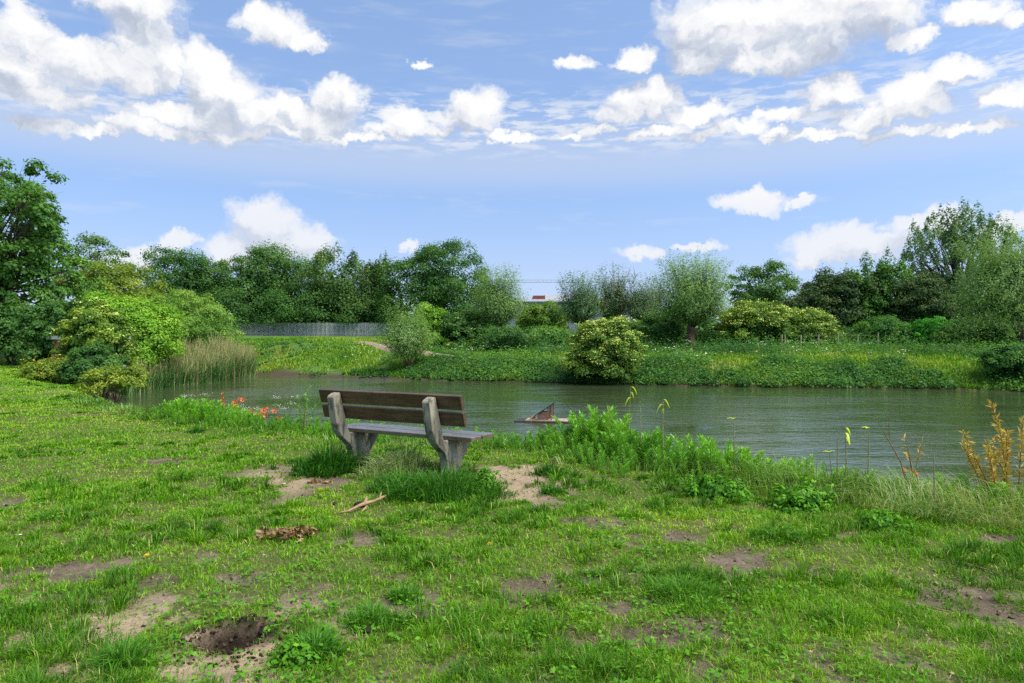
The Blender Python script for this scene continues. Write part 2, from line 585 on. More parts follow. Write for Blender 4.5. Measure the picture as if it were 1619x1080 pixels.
def bare(x, y):
    x = np.asarray(x, float)
    y = np.asarray(y, float)
    ys = np.maximum(y, .3)
    px = 809.5 + F_PX * x / ys
    n = fbm(x, y, 2.6, 4, 21, .6)
    n2 = fbm(x, y, 9.0, 3, 22)
    b = np.zeros(np.shape(x))
    for (cx, cy, rx, ry, s) in BARE:
        d = EYE * F_PX / (cy - 540)
        X0, RX = PX(cx, d), rx / F_PX * d
        RY = .5 * (EYE * F_PX / (cy - ry - 540) - EYE * F_PX / (cy + ry - 540))
        q = np.hypot((x - X0) / RX, (y - d) / RY)
        b = np.maximum(b, s * sstep(1.45, .35, q + (n - .5) * 2.0 + (n2 - .5) * 1.9))
    gen = sstep(.64, .80, n * .7 + n2 * .3 + .10 * sstep(6.0, 3.0, y) - .07 * sstep(7, 10, y) - .12 * sstep(-1, -4, x) * sstep(4, 6, y))
    return np.clip(np.maximum(b, gen * .7), 0, 1.0)


def spaced(segs):
    out = []
    for a, b, st in segs:
        out.append(np.arange(a, b, st))
    return np.concatenate(out + [np.array([segs[-1][1]])])


xs = spaced([(-3000, -400, 260), (-400, -120, 28), (-120, -50, 4), (-50, -24, 1.0), (-24, -7, .35), (-7, -3.4, .1), (-3.4, 3.4, .045), (3.4, 7, .1), (7, 26, .4),
             (26, 60, 1.2), (60, 140, 5), (140, 400, 28), (400, 3000, 260)])
ys = spaced([(-2000, -200, 180), (-200, -30, 14), (-30, 1.8, 1.2), (1.8, 5, .04), (5, 9, .08), (9, 16, .2), (16, 30, .4), (30, 56, .45), (56, 110, 1.8), (110, 300, 14), (300, 4000, 260)])
gx, gy = np.meshgrid(xs, ys)
gz = terrain(gx, gy)
nx, ny = len(xs), len(ys)
idx = np.arange(nx * ny).reshape(ny, nx)
GF = np.stack([idx[:-1, :-1], idx[:-1, 1:], idx[1:, 1:], idx[1:, :-1]], -1).reshape(-1, 4)
gb = bare(gx, gy) * (gy < 22)
sh_all = np.minimum(np.minimum(poly_dist(gx, gy, NEAR), poly_dist(gx, gy, LEFT)), poly_dist(gx, gy, FAR))
mud = sstep(1.3, .25, sh_all + (fbm(gx, gy, .6, 3, 41) - .5) * 2.2)


def ground_material():
    m, T = newmat('ground_soil_and_turf')
    co = T.node('ShaderNodeNewGeometry', out=0)
    n1 = T.noise(co, 3.0, 8, .65)
    n2 = T.noise(co, 38.0, 6, .7)
    n3 = T.noise(co, 160.0, 3, .6)
    soil = T.ramp(T.m('ADD', T.m('MULTIPLY', n1, .6), T.m('MULTIPLY', n2, .4)),
                  [(.30, (.045, .033, .021)), (.46, (.105, .080, .054)), (.60, (.185, .145, .10)), (.76, (.27, .22, .155))])
    soil = T.mix(T.attr('sand'), soil, T.ramp(T.m('ADD', T.m('MULTIPLY', n1, .5), T.m('MULTIPLY', n2, .5)), [(.32, (.12, .085, .05)), (.5, (.31, .235, .15)), (.7, (.44, .35, .235))]))
    vor = T.node('ShaderNodeTexVoronoi', {'Vector': co, 'Scale': 60.0}, out=0)
    soil = T.mix(T.m('MULTIPLY', T.smooth(vor, .22, .05), .5), soil, (.34, .28, .21, 1))
    turf = T.ramp(n2, [(.3, (.035, .042, .012)), (.52, (.085, .105, .025)), (.75, (.19, .18, .07))])
    far = T.ramp(T.noise(co, 1.3, 8, .7), [(.3, (.035, .09, .015)), (.55, (.075, .16, .02)), (.75, (.15, .21, .03))])
    b = T.smooth(T.m('ADD', T.attr('bare'), T.m('MULTIPLY', T.m('SUBTRACT', n2, .5), .6)), .18, .55)
    col = T.mix(b, turf, soil)
    col = T.mix(T.attr('distant'), col, far)
    mudc = T.ramp(n2, [(.3, (.028, .022, .014)), (.7, (.10, .075, .045))])
    col = T.mix(T.attr('mud'), col, mudc)
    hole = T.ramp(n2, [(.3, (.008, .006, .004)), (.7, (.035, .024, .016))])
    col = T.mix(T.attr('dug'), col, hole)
    col = T.mix(T.m('MULTIPLY', T.smooth(T.noise(co, 7.0, 5, .7), .56, .66), .35), col, (.05, .04, .028, 1))
    h = T.m('ADD', T.m('MULTIPLY', n2, .6), T.m('MULTIPLY', n3, .25))
    finish(T, pbr(T, col, .92, h, .9, .02, .2))
    return m


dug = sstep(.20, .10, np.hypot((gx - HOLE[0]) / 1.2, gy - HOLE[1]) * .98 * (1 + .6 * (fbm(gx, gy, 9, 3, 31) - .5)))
spx = 809.5 + F_PX * gx / np.maximum(gy, .5)
spy = 540 + F_PX * EYE / np.maximum(gy, .5)
sand = np.maximum(sstep(1.5, .5, np.hypot((spx - 815) / 80, (spy - 765) / 36)), sstep(720, 420, spx + 200 * (fbm(gx, gy, 1.8, 3, 91) - .5)) * sstep(920, 990, spy + 60 * (fbm(gx, gy, 2.5, 3, 92) - .5)))
sand = np.maximum(sand, .8 * sstep(1.3, .5, np.hypot((spx - 445) / 70, (spy - 760) / 26))) * (gy > 1)
ground = nmesh('ground', np.stack([gx, gy, gz], -1).reshape(-1, 3), GF, ground_material(),
               attrs={'bare': gb.ravel(), 'mud': mud.ravel(), 'sand': sand.ravel(), 'distant': sstep(12, 22, gy).ravel(), 'dug': dug.ravel()}, smooth=True)
tag(ground, kind='structure')


def gz_at(x, y):
    return float(terrain(np.array([x]), np.array([y]))[0])


# ---------------------------------------------------------------- water
def water_material():
    m, T = newmat('pond_water')
    co = T.node('ShaderNodeNewGeometry', out=0)
    big = T.m('MULTIPLY', T.smooth(T.noise(T.v('MULTIPLY', co, (.22, .7, 1)), .6, 5, .62, .6), .40, .62), 1.5)
    w1 = T.noise(T.v('MULTIPLY', co, (.85, 1.5, 1)), 3.0, 4, .58, .8)
    w2 = T.noise(T.v('MULTIPLY', co, (.7, 1.5, 1)), 9.0, 3, .55, .4)
    # rings of rain drops
    rings = None
    for sc_, fr in ((2.6, 62.0), (4.1, 75.0)):
        d = T.node('ShaderNodeTexVoronoi', {'Vector': co, 'Scale': sc_, 'Randomness': 1.0}, out=0, voronoi_dimensions='2D')
        ring = T.m('MULTIPLY', T.m('SINE', T.m('MULTIPLY', d, fr / sc_ * 1.6)), T.smooth(d, .42, .02))
        rings = ring if rings is None else T.m('ADD', rings, ring)
    h = T.m('ADD', T.m('MULTIPLY', w1, T.m('ADD', .12, T.m('MULTIPLY', big, 1.15))), T.m('MULTIPLY', w2, T.m('ADD', .06, T.m('MULTIPLY', big, .16))))
    h = T.m('ADD', h, T.m('MULTIPLY', rings, .05))
    n = T.node('ShaderNodeBump', {'Strength': .75, 'Distance': .019, 'Height': h})
    s = T.node('ShaderNodeBsdfPrincipled', {'Base Color': (.046, .068, .028, 1), 'Roughness': .05, 'IOR': 1.48, 'Normal': n, 'Specular IOR Level': .5})
    finish(T, s)
    return m


wx = spaced([(-60, 200, 4.0)])
wy = spaced([(-40, 60, 4.0)])
ax, ay = np.meshgrid(wx, wy)
ii = np.arange(ax.size).reshape(ax.shape)
wf = np.stack([ii[:-1, :-1], ii[:-1, 1:], ii[1:, 1:], ii[1:, :-1]], -1).reshape(-1, 4)
# keep the water only where the pond is (its edge runs under the banks)
cx_, cy_ = ax[:-1, :-1] + 2, ay[:-1, :-1] + 2
keep = (in_pond(cx_, cy_) | (np.minimum(np.minimum(poly_dist(cx_, cy_, NEAR), poly_dist(cx_, cy_, LEFT)), poly_dist(cx_, cy_, FAR)) < 4)).ravel()
water = nmesh('water', np.stack([ax, ay, np.full(ax.shape, WATER)], -1).reshape(-1, 3), wf[keep], water_material())
tag(water, kind='structure')

# ---------------------------------------------------------------- trodden path along the far bank
pp = np.array([(PX(520, 60), 60), (PX(560, 54.5), 54.5), (PX(600, 49.5), 49.5), (PX(640, 46.0), 46.0), (PX(690, 43.6), 43.6), (PX(740, 42.4), 42.4), (PX(800, 41.4), 41.4), (PX(850, 41.0), 41.0), (PX(930, 40.5), 40.5)])
tt = np.linspace(0, len(pp) - 1, 120)
cxp = np.interp(tt, np.arange(len(pp)), pp[:, 0])
cyp = np.interp(tt, np.arange(len(pp)), pp[:, 1])
tg = norm(np.stack([np.gradient(cxp), np.gradient(cyp)], 1))
rows = []
for k in np.linspace(-1, 1, 7):
    wdt = .62 + .25 * (fbm(cxp, cyp, .8, 3, 51) - .5)
    X_, Y_ = cxp - tg[:, 1] * k * wdt, cyp + tg[:, 0] * k * wdt
    rows.append(np.stack([X_, Y_, terrain(X_, Y_) + .05 - .06 * abs(k) ** 3], 1))
PVv = np.stack(rows, 1)
pi_ = np.arange(PVv.shape[0] * 7).reshape(-1, 7)
path = nmesh('path', PVv.reshape(-1, 3), np.stack([pi_[:-1, :-1], pi_[:-1, 1:], pi_[1:, 1:], pi_[1:, :-1]], -1).reshape(-1, 4),
             rough_mat('path_earth', (.16, .11, .075), (.33, .25, .18), 6), smooth=True)
tag(path, kind='structure')
PATH_XY = np.stack([cxp, cyp], 1)
# ---------------------------------------------------------------- trees and bushes
def rdir(r, n):
    v = r.normal(size=(n, 3))
    return norm(v)


def crown_clump(r, cen, rad, n_leaf, n_cl, cl_r, L, flat=.95, lump=.24, shell=.55, up=.35, inner=.22, spike=0.0):
    """leaf clumps spread over and through an uneven ellipsoid; spike > 0 pulls clumps into upright shoots"""
    cen, rad = np.array(cen, float), np.array(rad, float)
    nl = 9
    ld, lr = rdir(r, nl), r.uniform(.35, 1, nl)
    d = rdir(r, n_cl)
    d[:, 2] = np.where(d[:, 2] < -.9, -d[:, 2], d[:, 2])
    pz = np.abs(d[:, 2])
    pw = np.where(d[:, 2] < 0, 5.0, 2.2)
    d[:, :2] *= np.clip((1 - pz ** pw) ** (1 / pw) / np.sqrt(1 - pz ** 2 + 1e-6), 0, 3)[:, None]
    bump = np.max(lr[None] * np.clip((d @ ld.T - .45) / .55, 0, 1), axis=1)
    rr = (1 - lump) + lump * bump * 1.7
    rr *= r.uniform(shell, 1, n_cl) ** .7
    cc = cen + d * rad * rr[:, None]
    k = r.integers(0, n_cl, n_leaf)
    sz = cl_r * r.uniform(.6, 1.4, n_cl)
    # each clump is a dome of leaves with its own lit top
    od = rdir(r, n_leaf)
    od[:, 2] = np.where(od[:, 2] < -.25, -od[:, 2] * .8, od[:, 2])
    off = od * (r.uniform(.15, 1, n_leaf) ** .45)[:, None] + r.normal(size=(n_leaf, 3)) * .12
    if spike > 0:
        off[:, 2] *= 1 + spike
        off[:, :2] *= np.clip(1 - .4 * off[:, 2:3], .2, 1.3)
    else:
        off[:, 2] *= flat
    p = cc[k] + off * sz[k][:, None]
    outw = norm((p - cen) / rad)
    n_in = int(n_leaf * inner)
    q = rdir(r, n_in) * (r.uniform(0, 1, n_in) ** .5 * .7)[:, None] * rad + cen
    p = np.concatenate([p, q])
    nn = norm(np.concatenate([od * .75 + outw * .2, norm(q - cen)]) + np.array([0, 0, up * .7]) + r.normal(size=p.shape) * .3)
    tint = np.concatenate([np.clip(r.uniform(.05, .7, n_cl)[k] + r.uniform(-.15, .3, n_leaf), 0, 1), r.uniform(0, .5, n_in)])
    ax = r.normal(size=p.shape) + np.array([0, 0, -.4])
    Ls = L * r.uniform(.65, 1.35, len(p))
    Ls[n_leaf:] *= 1.5
    return p, nn, ax, Ls, Ls * .62, tint, cc


def crown_strand(r, head, cen, rad, n_str, per, L, droop=.35, start=.15, upmin=-.2, wide=.36, bunch=.16):
    """willow rods springing from a head, bending over, with narrow leaves along them"""
    head, cen, rad = np.array(head, float), np.array(cen, float), np.array(rad, float)
    d = rdir(r, n_str * 2)
    d = d[d[:, 2] > upmin][:n_str]
    pz = np.abs(d[:, 2])
    d[:, :2] *= np.where(d[:, 2] < 0, np.clip((1 - pz ** 4) ** .25 / np.sqrt(1 - pz ** 2 + 1e-6), 0, 2), 1)[:, None]
    n_str = len(d)
    ld, lr = rdir(r, 12), r.uniform(.3, 1, 12)
    bump = np.max(lr[None] * np.clip((d @ ld.T - .55) / .45, 0, 1), axis=1)
    end = cen + d * rad * ((.66 + .52 * bump) * r.uniform(.45, 1.0, n_str) ** .5)[:, None]
    end[:, :2] = head[:2] + (end[:, :2] - head[:2]) * (1 - .10 * np.clip((end[:, 2:] - cen[2]) / rad[2], 0, 1) ** 1.3)
    ns = int(n_str * .16)                       # leading shoots that stick up out of the crown
    end[:ns] = cen + norm(d[:ns] * np.array([.7, .7, .4]) + np.array([0, 0, .8])) * rad * r.uniform(.95, 1.22, ns)[:, None]
    ln = np.linalg.norm(end - head, axis=1)
    mid = head + (end - head) * .5 + np.array([0, 0, 1]) * (droop * ln * .5)[:, None] + r.normal(size=(n_str, 3)) * (.06 * ln)[:, None]
    t = r.uniform(start, 1.0, (n_str, per)) ** .8
    t = t[..., None]
    p = (1 - t) ** 2 * head + 2 * t * (1 - t) * mid[:, None] + t * t * end[:, None]
    tan = 2 * (1 - t) * (mid[:, None] - head) + 2 * t * (end - mid)[:, None]
    tan = norm(tan).reshape(-1, 3)
    bn = np.full(n_str, bunch)
    bn[:ns] *= .6
    p = p.reshape(-1, 3) + r.normal(size=(n_str * per, 3)) * np.repeat(bn, per)[:, None]
    ax = norm(tan * .9 + r.normal(size=p.shape) * .35 + np.array([0, 0, -.15]))
    nn = norm(norm(p - cen) * .7 + np.array([0, 0, .4]) + r.normal(size=p.shape) * .35)
    tint = np.repeat(r.uniform(0, .75, n_str), per) + r.uniform(-.1, .3, len(p))
    Ls = L * r.uniform(.7, 1.3, len(p))
    return p, nn, ax, Ls, Ls * wide, np.clip(tint, 0, 1), (head, mid, end)


def limb(r, a, b, r0, r1, sag=.1, k=6):
    a, b = np.array(a, float), np.array(b, float)
    t = np.linspace(0, 1, k)[:, None]
    ln = np.linalg.norm(b - a)
    m = a + (b - a) * .5 + np.array([0, 0, sag * ln]) + r.normal(size=3) * .07 * ln
    p = (1 - t) ** 2 * a + 2 * t * (1 - t) * m + t * t * b
    return p, r0 + (r1 - r0) * t[:, 0] ** .8


def trunk_mesh(r, par, h, r0, targets, mat, lean=(0, 0), limbs=8, fork=.55, r_l=.45, twigs=0, multi=1, sides=7):
    """tapered trunk(s) with limbs reaching towards given points"""
    mb = MB()
    top = np.array([lean[0], lean[1], h])
    for s in range(multi):
        a = r.uniform(0, 6.28)
        base = np.array([math.cos(a), math.sin(a), 0]) * (0 if multi == 1 else r0 * 2.2)
        tp = top * (1 if multi == 1 else r.uniform(.7, 1.1)) + (0 if multi == 1 else 1) * np.array([math.cos(a), math.sin(a), 0]) * h * .35
        t = np.linspace(0, 1, 8)[:, None]
        w = r.normal(size=3) * .05 * h * np.array([1, 1, 0])
        p = base + (tp - base) * t + w * (t * (1 - t) * 4) - np.array([0, 0, .3]) * (t == 0)
        rad = r0 * (1.35 - .75 * t[:, 0] ** .5) * (1 + .3 * np.exp(-t[:, 0] * 12))
        mb.tube(p, rad, sides)
    if len(targets):
        for i in r.choice(len(targets), min(limbs, len(targets)), replace=False):
            f = r.uniform(fork, 1.0)
            st = top * f
            rr = r0 * r_l * (1.25 - .6 * f)
            p, rd = limb(r, st, targets[i], rr, rr * .16, .12)
            mb.tube(p, rd, 5)
            for _ in range(twigs):
                j = r.integers(2, 5)
                e = targets[i] + r.normal(size=3) * .07 * np.linalg.norm(targets[i] - st)
                p2, rd2 = limb(r, p[j], e, rd[j] * .6, rd[j] * .12, .08, 5)
                mb.tube(p2, rd2, 4)
    return mb.build('trunk', mat, par, smooth=True)


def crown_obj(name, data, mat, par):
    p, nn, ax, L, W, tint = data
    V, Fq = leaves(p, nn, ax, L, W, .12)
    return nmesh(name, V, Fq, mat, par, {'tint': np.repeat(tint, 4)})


TREES = []


def tree(name, label, cat, px, d, top, bot, hw, mat, n, L, seed, base=None, style='clump', ry=None, n_cl=70, cl=.22, trunk=.16, limbs=8, twigs=0,
         bark='bark', group=None, multi=1, flowers=0, flower_mat='cream', lean=0.0, extra=None, **kw):
    """px: centre column, d: distance, top/bot: crown rows, hw: half width (rows and columns of the 1619 px view)"""
    r = np.random.default_rng(seed)
    x = PX(px - lean, d)
    z0 = gz_at(x, d) - .02
    zt, zb = PZ(top, d) - z0, max(PZ(bot, d) - z0, .0)
    rx = hw / F_PX * d * (1.1 if style == 'clump' else 1.06)
    n = int(n * 1.55)
    ryy = rx * .9 if ry is None else ry
    lx = lean / F_PX * d
    cen = np.array([lx, 0, (zt + zb) / 2])
    rad = np.array([rx, ryy, (zt - zb) / 2])
    o = empty(name, (x, d, z0), 0, label, cat, group)
    if style == 'clump':
        *dat, tg_ = crown_clump(r, cen, rad, n, int(n_cl * 1.25), cl * rx * 1.12, L, **kw)
        h = cen[2] * (1.0 if zb > .8 else .8)
        trunk_mesh(r, o, h, trunk, tg_, M[bark], (lx * .6, 0), limbs, .35, .5, twigs, multi)
    else:
        hz = kw.pop('head', max(zb + .12 * (zt - zb), .3))
        hp = np.array([lx * .8, 0, hz])
        n_str = n // 34
        *dat, (hd, md, en) = crown_strand(r, hp, cen, rad, n_str, 34, L, **kw)
        mb = MB()
        if trunk > 0:
            t = np.linspace(0, 1, 9)[:, None]
            w = r.normal(size=3) * .05 * hz * np.array([1, 1, 0])
            p = np.array([0, 0, -.3]) + (hp - np.array([0, 0, -.3])) * t + w * (t * (1 - t) * 4)
            rr = trunk * (1.25 - .45 * t[:, 0] + .55 * sstep(.75, 1.0, t[:, 0]))
            mb.tube(p, rr, 9)
        k = min(int(limbs * .4), len(md))
        for i in range(len(md) - k, len(md)):
            t = np.linspace(0, 1, 7)[:, None]
            p = ((1 - t) ** 2 * hd + 2 * t * (1 - t) * md[i] + t * t * en[i]) * .8 + hd * .2
            r0 = (trunk if trunk > 0 else .06) * .2
            mb.tube(p, r0 * (1 - t[:, 0]) ** .7 + .008, 5)
        mb.build('trunk', M[bark], o, smooth=True)
    crown_obj('crown', dat, M[mat], o)
    if flowers:
        u = rdir(r, flowers * 3)
        u = u[u[:, 2] > -.15][:flowers]
        # plates of small flowers held on the outside of the crown
        idx_ = r.integers(0, len(dat[0]), flowers * 14)
        ow = (dat[0][idx_] - cen) / rad
        sel = idx_[(np.linalg.norm(ow, axis=1) > .68) & (ow[:, 2] > -.25 + r.uniform(-.3, .5, len(ow))) & (ow[:, 1] < .35)][:flowers]
        c0 = dat[0][sel] + norm((dat[0][sel] - cen) / rad) * L * .7
        m_ = 7
        cc = np.repeat(c0, m_, 0)
        fs = L * .75
        cc = cc + r.normal(size=cc.shape) * np.array([fs, fs, fs * .25])
        nn = norm(np.array([0, -.25, 1.0]) + r.normal(size=cc.shape) * .35)
        V, Fq = leaves(cc, nn, r.normal(size=cc.shape), fs * r.uniform(.6, 1.2, len(cc)), fs * .8 * np.ones(len(cc)))
        nmesh('blossoms', V, Fq, M[flower_mat], o, {'tint': np.repeat(r.uniform(0, 1, len(cc)), 4)})
    if extra:
        extra(o, r, cen, rad)
    TREES.append(o)
    return o


# --- beyond the palisade fence
tree('broadleaf_tree', 'rounded dark broadleaf tree at the left end of the row behind the fence', 'tree', 292, 106, 398, 500, 54, 'deep', 9000, .30, 101, n_cl=80, trunk=.3, group='trees behind the palisade fence')
tree('broadleaf_tree', 'narrow dark tree squeezed between two rounded crowns behind the fence', 'tree', 345, 108, 407, 510, 40, 'maple', 7000, .30, 102, n_cl=60, trunk=.3, group='trees behind the palisade fence')
tree('broadleaf_tree', 'broad layered green maple with the widest crown behind the fence', 'tree', 428, 104, 389, 512, 74, 'maple', 14000, .30, 103, n_cl=110, cl=.2, trunk=.4, group='trees behind the palisade fence', lump=.34)
tree('broadleaf_tree', 'shaggy yellow tinged tree with ragged top behind the fence middle', 'tree', 536, 102, 408, 512, 62, 'maple2', 11000, .30, 104, n_cl=70, cl=.19, trunk=.35, group='trees behind the palisade fence', lump=.42, spike=.5)
tree('broadleaf_tree', 'thin spiky topped sapling left of the dense round maple', 'tree', 604, 100, 418, 520, 30, 'maple2', 4500, .28, 105, n_cl=34, cl=.26, trunk=.2, group='trees behind the palisade fence', lump=.4, spike=1.2)
tree('round_maple', 'dense round dark green maple standing taller than its neighbours', 'tree', 690, 97, 383, 522, 76, 'deep', 19000, .27, 106, n_cl=170, cl=.15, trunk=.4, lump=.18, shell=.7)
tree('broadleaf_tree', 'low dark shrubby tree right behind the fence under the maples', 'tree', 470, 101, 458, 524, 70, 'deep', 6000, .28, 107, n_cl=50, trunk=.2, group='trees behind the palisade fence')
tree('broadleaf_tree', 'low dark shrubby tree behind the left end of the fence', 'tree', 375, 101.5, 462, 524, 60, 'deep', 6000, .28, 108, n_cl=50, trunk=.2, group='trees behind the palisade fence')
tree('broadleaf_tree', 'low dark shrubby tree behind the right end of the fence', 'tree', 575, 101.5, 462, 524, 55, 'maple', 6000, .28, 109, n_cl=50, trunk=.2, group='trees behind the palisade fence')
# --- the wood that closes the view behind everything
r = np.random.default_rng(99)
nC = 560
wpx = r.uniform(-250, 1950, nC)
wd = r.uniform(112, 128, nC) + 30 * (r.uniform(0, 1, nC) < .3)
wx_ = (wpx - 809.5) / F_PX * wd
wz = terrain(wx_, wd, False)
wh = r.uniform(4.2, 7.6, nC) * (1 - .25 * ((wpx > 800) & (wpx < 930)))
per = 90
dd = rdir(r, nC * per)
dd[:, 2] = np.abs(dd[:, 2]) * 1.0
q = r.uniform(.5, 1, nC * per)[:, None] ** .6
p = np.repeat(np.stack([wx_, wd, wz], 1), per, 0) + dd * q * np.repeat(np.stack([wh * .55, wh * .4, wh], 1), per, 0)
V, Fq = leaves(p, norm(dd * .6 + np.array([0, -.2, .3]) + r.normal(size=p.shape) * .35), r.normal(size=p.shape), r.uniform(.7, 1.25, len(p)), r.uniform(.5, .85, len(p)))
o = nmesh('woodland', V, Fq, M['deep'], None, {'tint': np.repeat(np.clip(np.repeat(r.uniform(0, .6, nC), per) + r.uniform(-.1, .3, len(p)), 0, 1), 4)})
tag(o, 'dark far wood closing the view behind the trees', 'woodland', kind='stuff')
# --- left of the pond
def brown_twigs(o, r, cen, rad):
    n = 260
    a = cen + r.normal(size=(n, 3)) * rad * np.array([.35, .35, .30]) + np.array([rad[0] * .35, -rad[1] * .3, rad[2] * .1])
    d = norm(r.normal(size=(n, 3)) * .35 + np.array([0, 0, 1.0]))
    V, Fq = leaves(a, norm(np.cross(d, r.normal(size=(n, 3)))), d, r.uniform(.7, 1.6, n), np.full(n, .045))
    nmesh("dry_twigs", V, Fq, M["twig"], o, {"tint": np.repeat(r.uniform(0, 1, n), 4)})  # bare brown twigs without leaves, each one a thin flat strip


tree('ash_tree', 'tall airy ash tree at the left edge of the picture', 'tree', -18, 33, 258, 545, 152, 'ash', 24000, .17, 111, n_cl=210, cl=.085, trunk=.26, limbs=60, twigs=3, lump=.40, shell=.5, inner=.06)
tree('willow_tree', 'distant grey willow peeping over the yellow green tree', 'tree', 152, 72, 374, 470, 46, 'willow_dark', 3000, .26, 112, n_cl=34, cl=.22, trunk=.2, inner=.02, limbs=24, lump=.5)
tree('hawthorn_tree', 'domed yellow green tree behind the left bushes', 'tree', 178, 50, 413, 560, 76, 'yellowgreen', 14000, .17, 113, n_cl=120, cl=.16, trunk=.2, lump=.2)
tree('sallow_bush', 'bright green rounded bush overhanging the pond by the reeds', 'bush', 204, 32.5, 458, 600, 72, 'bright', 26000, .12, 114, n_cl=150, cl=.17, trunk=.06, multi=5, ry=2.3, lump=.3)
tree('elder_bush', 'bush with cream flower heads left of the bright green bush', 'bush', 158, 24.2, 474, 600, 50, 'elder', 13000, .10, 115, n_cl=90, cl=.19, trunk=.05, multi=4, flowers=130, ry=1.3)
tree('sallow_bush', 'grey green domed bush behind the tan reeds', 'bush', 302, 44.5, 466, 588, 66, 'sallow', 19000, .11, 116, n_cl=140, cl=.14, trunk=.07, multi=5, ry=3.0, lump=.22)
tree('sallow_bush', 'small grey green bush between the domed tree and grey green bush', 'bush', 258, 47, 462, 570, 36, 'sallow', 8000, .12, 117, n_cl=80, cl=.17, trunk=.06, multi=3)
tree('dark_shrub', 'dark shrub under the tall ash tree at the left edge', 'bush', 20, 30.5, 478, 584, 62, 'deep', 15000, .12, 118, n_cl=90, cl=.18, trunk=.06, multi=4)
tree('dark_shrub', 'dark tangled shrub between the ash tree and the flowering elder', 'bush', 92, 28, 478, 592, 48, 'bramble', 12000, .11, 119, n_cl=80, cl=.18, trunk=.05, multi=4, ry=1.2)
tree('dark_shrub', 'low dark thicket at the foot of the flowering elder', 'bush', 150, 22.6, 548, 612, 44, 'bramble', 8000, .08, 120, n_cl=70, cl=.2, trunk=.03, multi=4)
tree('yellow_shrub', 'sparse shrub with yellow leaves at the lawn edge', 'bush', 90, 23.0, 572, 614, 42, 'yellowgreen', 5200, .08, 121, n_cl=60, cl=.22, trunk=.015, multi=6, inner=.05, limbs=20, flowers=40, flower_mat='yellow')
tree('yellow_shrub', 'low yellowing shrub beside the reeds at the end of the lawn', 'bush', 180, 20.0, 582, 622, 40, 'yellowgreen', 5200, .07, 122, n_cl=40, cl=.22, trunk=.015, multi=6, inner=.05, limbs=16)
# --- middle of the far bank
tree('sallow_bush', 'thin many stemmed willow bush leaning over the far bank', 'bush', 645, 41.2, 482, 588, 50, 'willow', 11000, .12, 131, style='strand', trunk=0, limbs=60, head=.05, ry=2.2, droop=.15, start=.25, bark='bark_red', upmin=-.05)
tree('young_maple', 'yellow green sapling behind the thin willow bush', 'tree', 684, 50, 479, 545, 26, 'bright', 3500, .16, 132, n_cl=40, cl=.26, trunk=.06)
tree('willow_tree', 'grey green willow right of the round maple', 'tree', 788, 49, 422, 548, 50, 'willow', 17000, .14, 133, style='strand', trunk=.2, limbs=30, ry=2.0, droop=.35, head=1.4, bark='bark_red')
tree('hedge_shrub', 'dark green shrub left of the grey green willow', 'bush', 728, 50, 490, 560, 40, 'bramble', 9000, .15, 134, n_cl=80, cl=.17, trunk=.05, multi=3, flowers=25)
tree('hedge_shrub', 'dark shrub at the foot of the grey green willow', 'bush', 800, 47, 520, 562, 50, 'bramble', 7000, .14, 135, n_cl=60, cl=.17, trunk=.05, multi=3)
tree('elder_bush', 'light green elder in front of the grey metal shed', 'bush', 858, 62, 475, 545, 42, 'elder', 8000, .18, 136, n_cl=70, cl=.18, trunk=.06, multi=3)
tree('hedge_shrub', 'low dark hedge between the two willows', 'bush', 872, 50, 524, 556, 62, 'under', 8000, .14, 137, n_cl=70, cl=.15, trunk=.04, multi=3, ry=1.2)
tree('willow_tree', 'bushy willow with sprouting top right of the metal shed', 'tree', 918, 55, 430, 545, 48, 'willow_dark', 14000, .15, 138, style='strand', trunk=.2, limbs=40, ry=2.0, droop=.2, head=1.6, bark='bark_red', bunch=.09)
tree('willow_tree', 'upright willow with thin wispy shoots and brown bare twigs', 'tree', 968, 56, 420, 540, 40, 'willow_dark', 10000, .16, 139, style='strand', trunk=.2, limbs=40, ry=2.0, droop=.05, head=1.5, upmin=.1, bark='bark_red', bunch=.1,
     extra=lambda o, r, cen, rad: brown_twigs(o, r, cen, rad))
tree('willow_tree', 'slender willow squeezed behind the pollard willow', 'tree', 1018, 55, 432, 540, 36, 'willow_dark', 9000, .15, 140, style='strand', trunk=.18, limbs=30, ry=1.8, droop=.15, head=1.5, bark='bark_red',
     extra=lambda o, r, cen, rad: brown_twigs(o, r, cen, rad))
tree('elder_bush', 'yellow flowering elder bush standing at the water edge of the far bank', 'bush', 956, 35.2, 508, 606, 55, 'elder', 19000, .105, 141, n_cl=130, cl=.16, trunk=.06, multi=5, flowers=620, ry=1.6, lump=.2)
tree('pollard_willow', 'pollard willow with thick reddish trunk on the far bank', 'tree', 1096, 44.5, 399, 534, 70, 'willow', 27000, .14, 142, style='strand', trunk=.30, limbs=90, ry=2.4, droop=.22, head=1.55, bark='bark_red', upmin=-.55, bunch=.12)
tree('hedge_shrub', 'dark green hedge shrub left of the pollard trunk', 'bush', 1038, 48, 500, 556, 52, 'bramble', 10000, .14, 143, n_cl=80, cl=.16, trunk=.05, multi=3, flowers=20)
tree('elder_bush', 'large elder with cream flowers right of the pollard willow', 'bush', 1192, 46.5, 478, 556, 54, 'elder', 14000, .13, 144, n_cl=100, cl=.17, trunk=.06, multi=4, flowers=340)
tree('elder_bush', 'spreading elder with cream flowers in front of the brown yew', 'bush', 1276, 46.5, 490, 556, 50, 'elder', 12000, .13, 145, n_cl=90, cl=.17, trunk=.06, multi=4, flowers=280)
tree('hedge_shrub', 'dark shrub in the shade right of the pollard trunk', 'bush', 1142, 47.5, 515, 560, 38, 'bramble', 8000, .14, 146, n_cl=60, cl=.18, trunk=.05, multi=3)
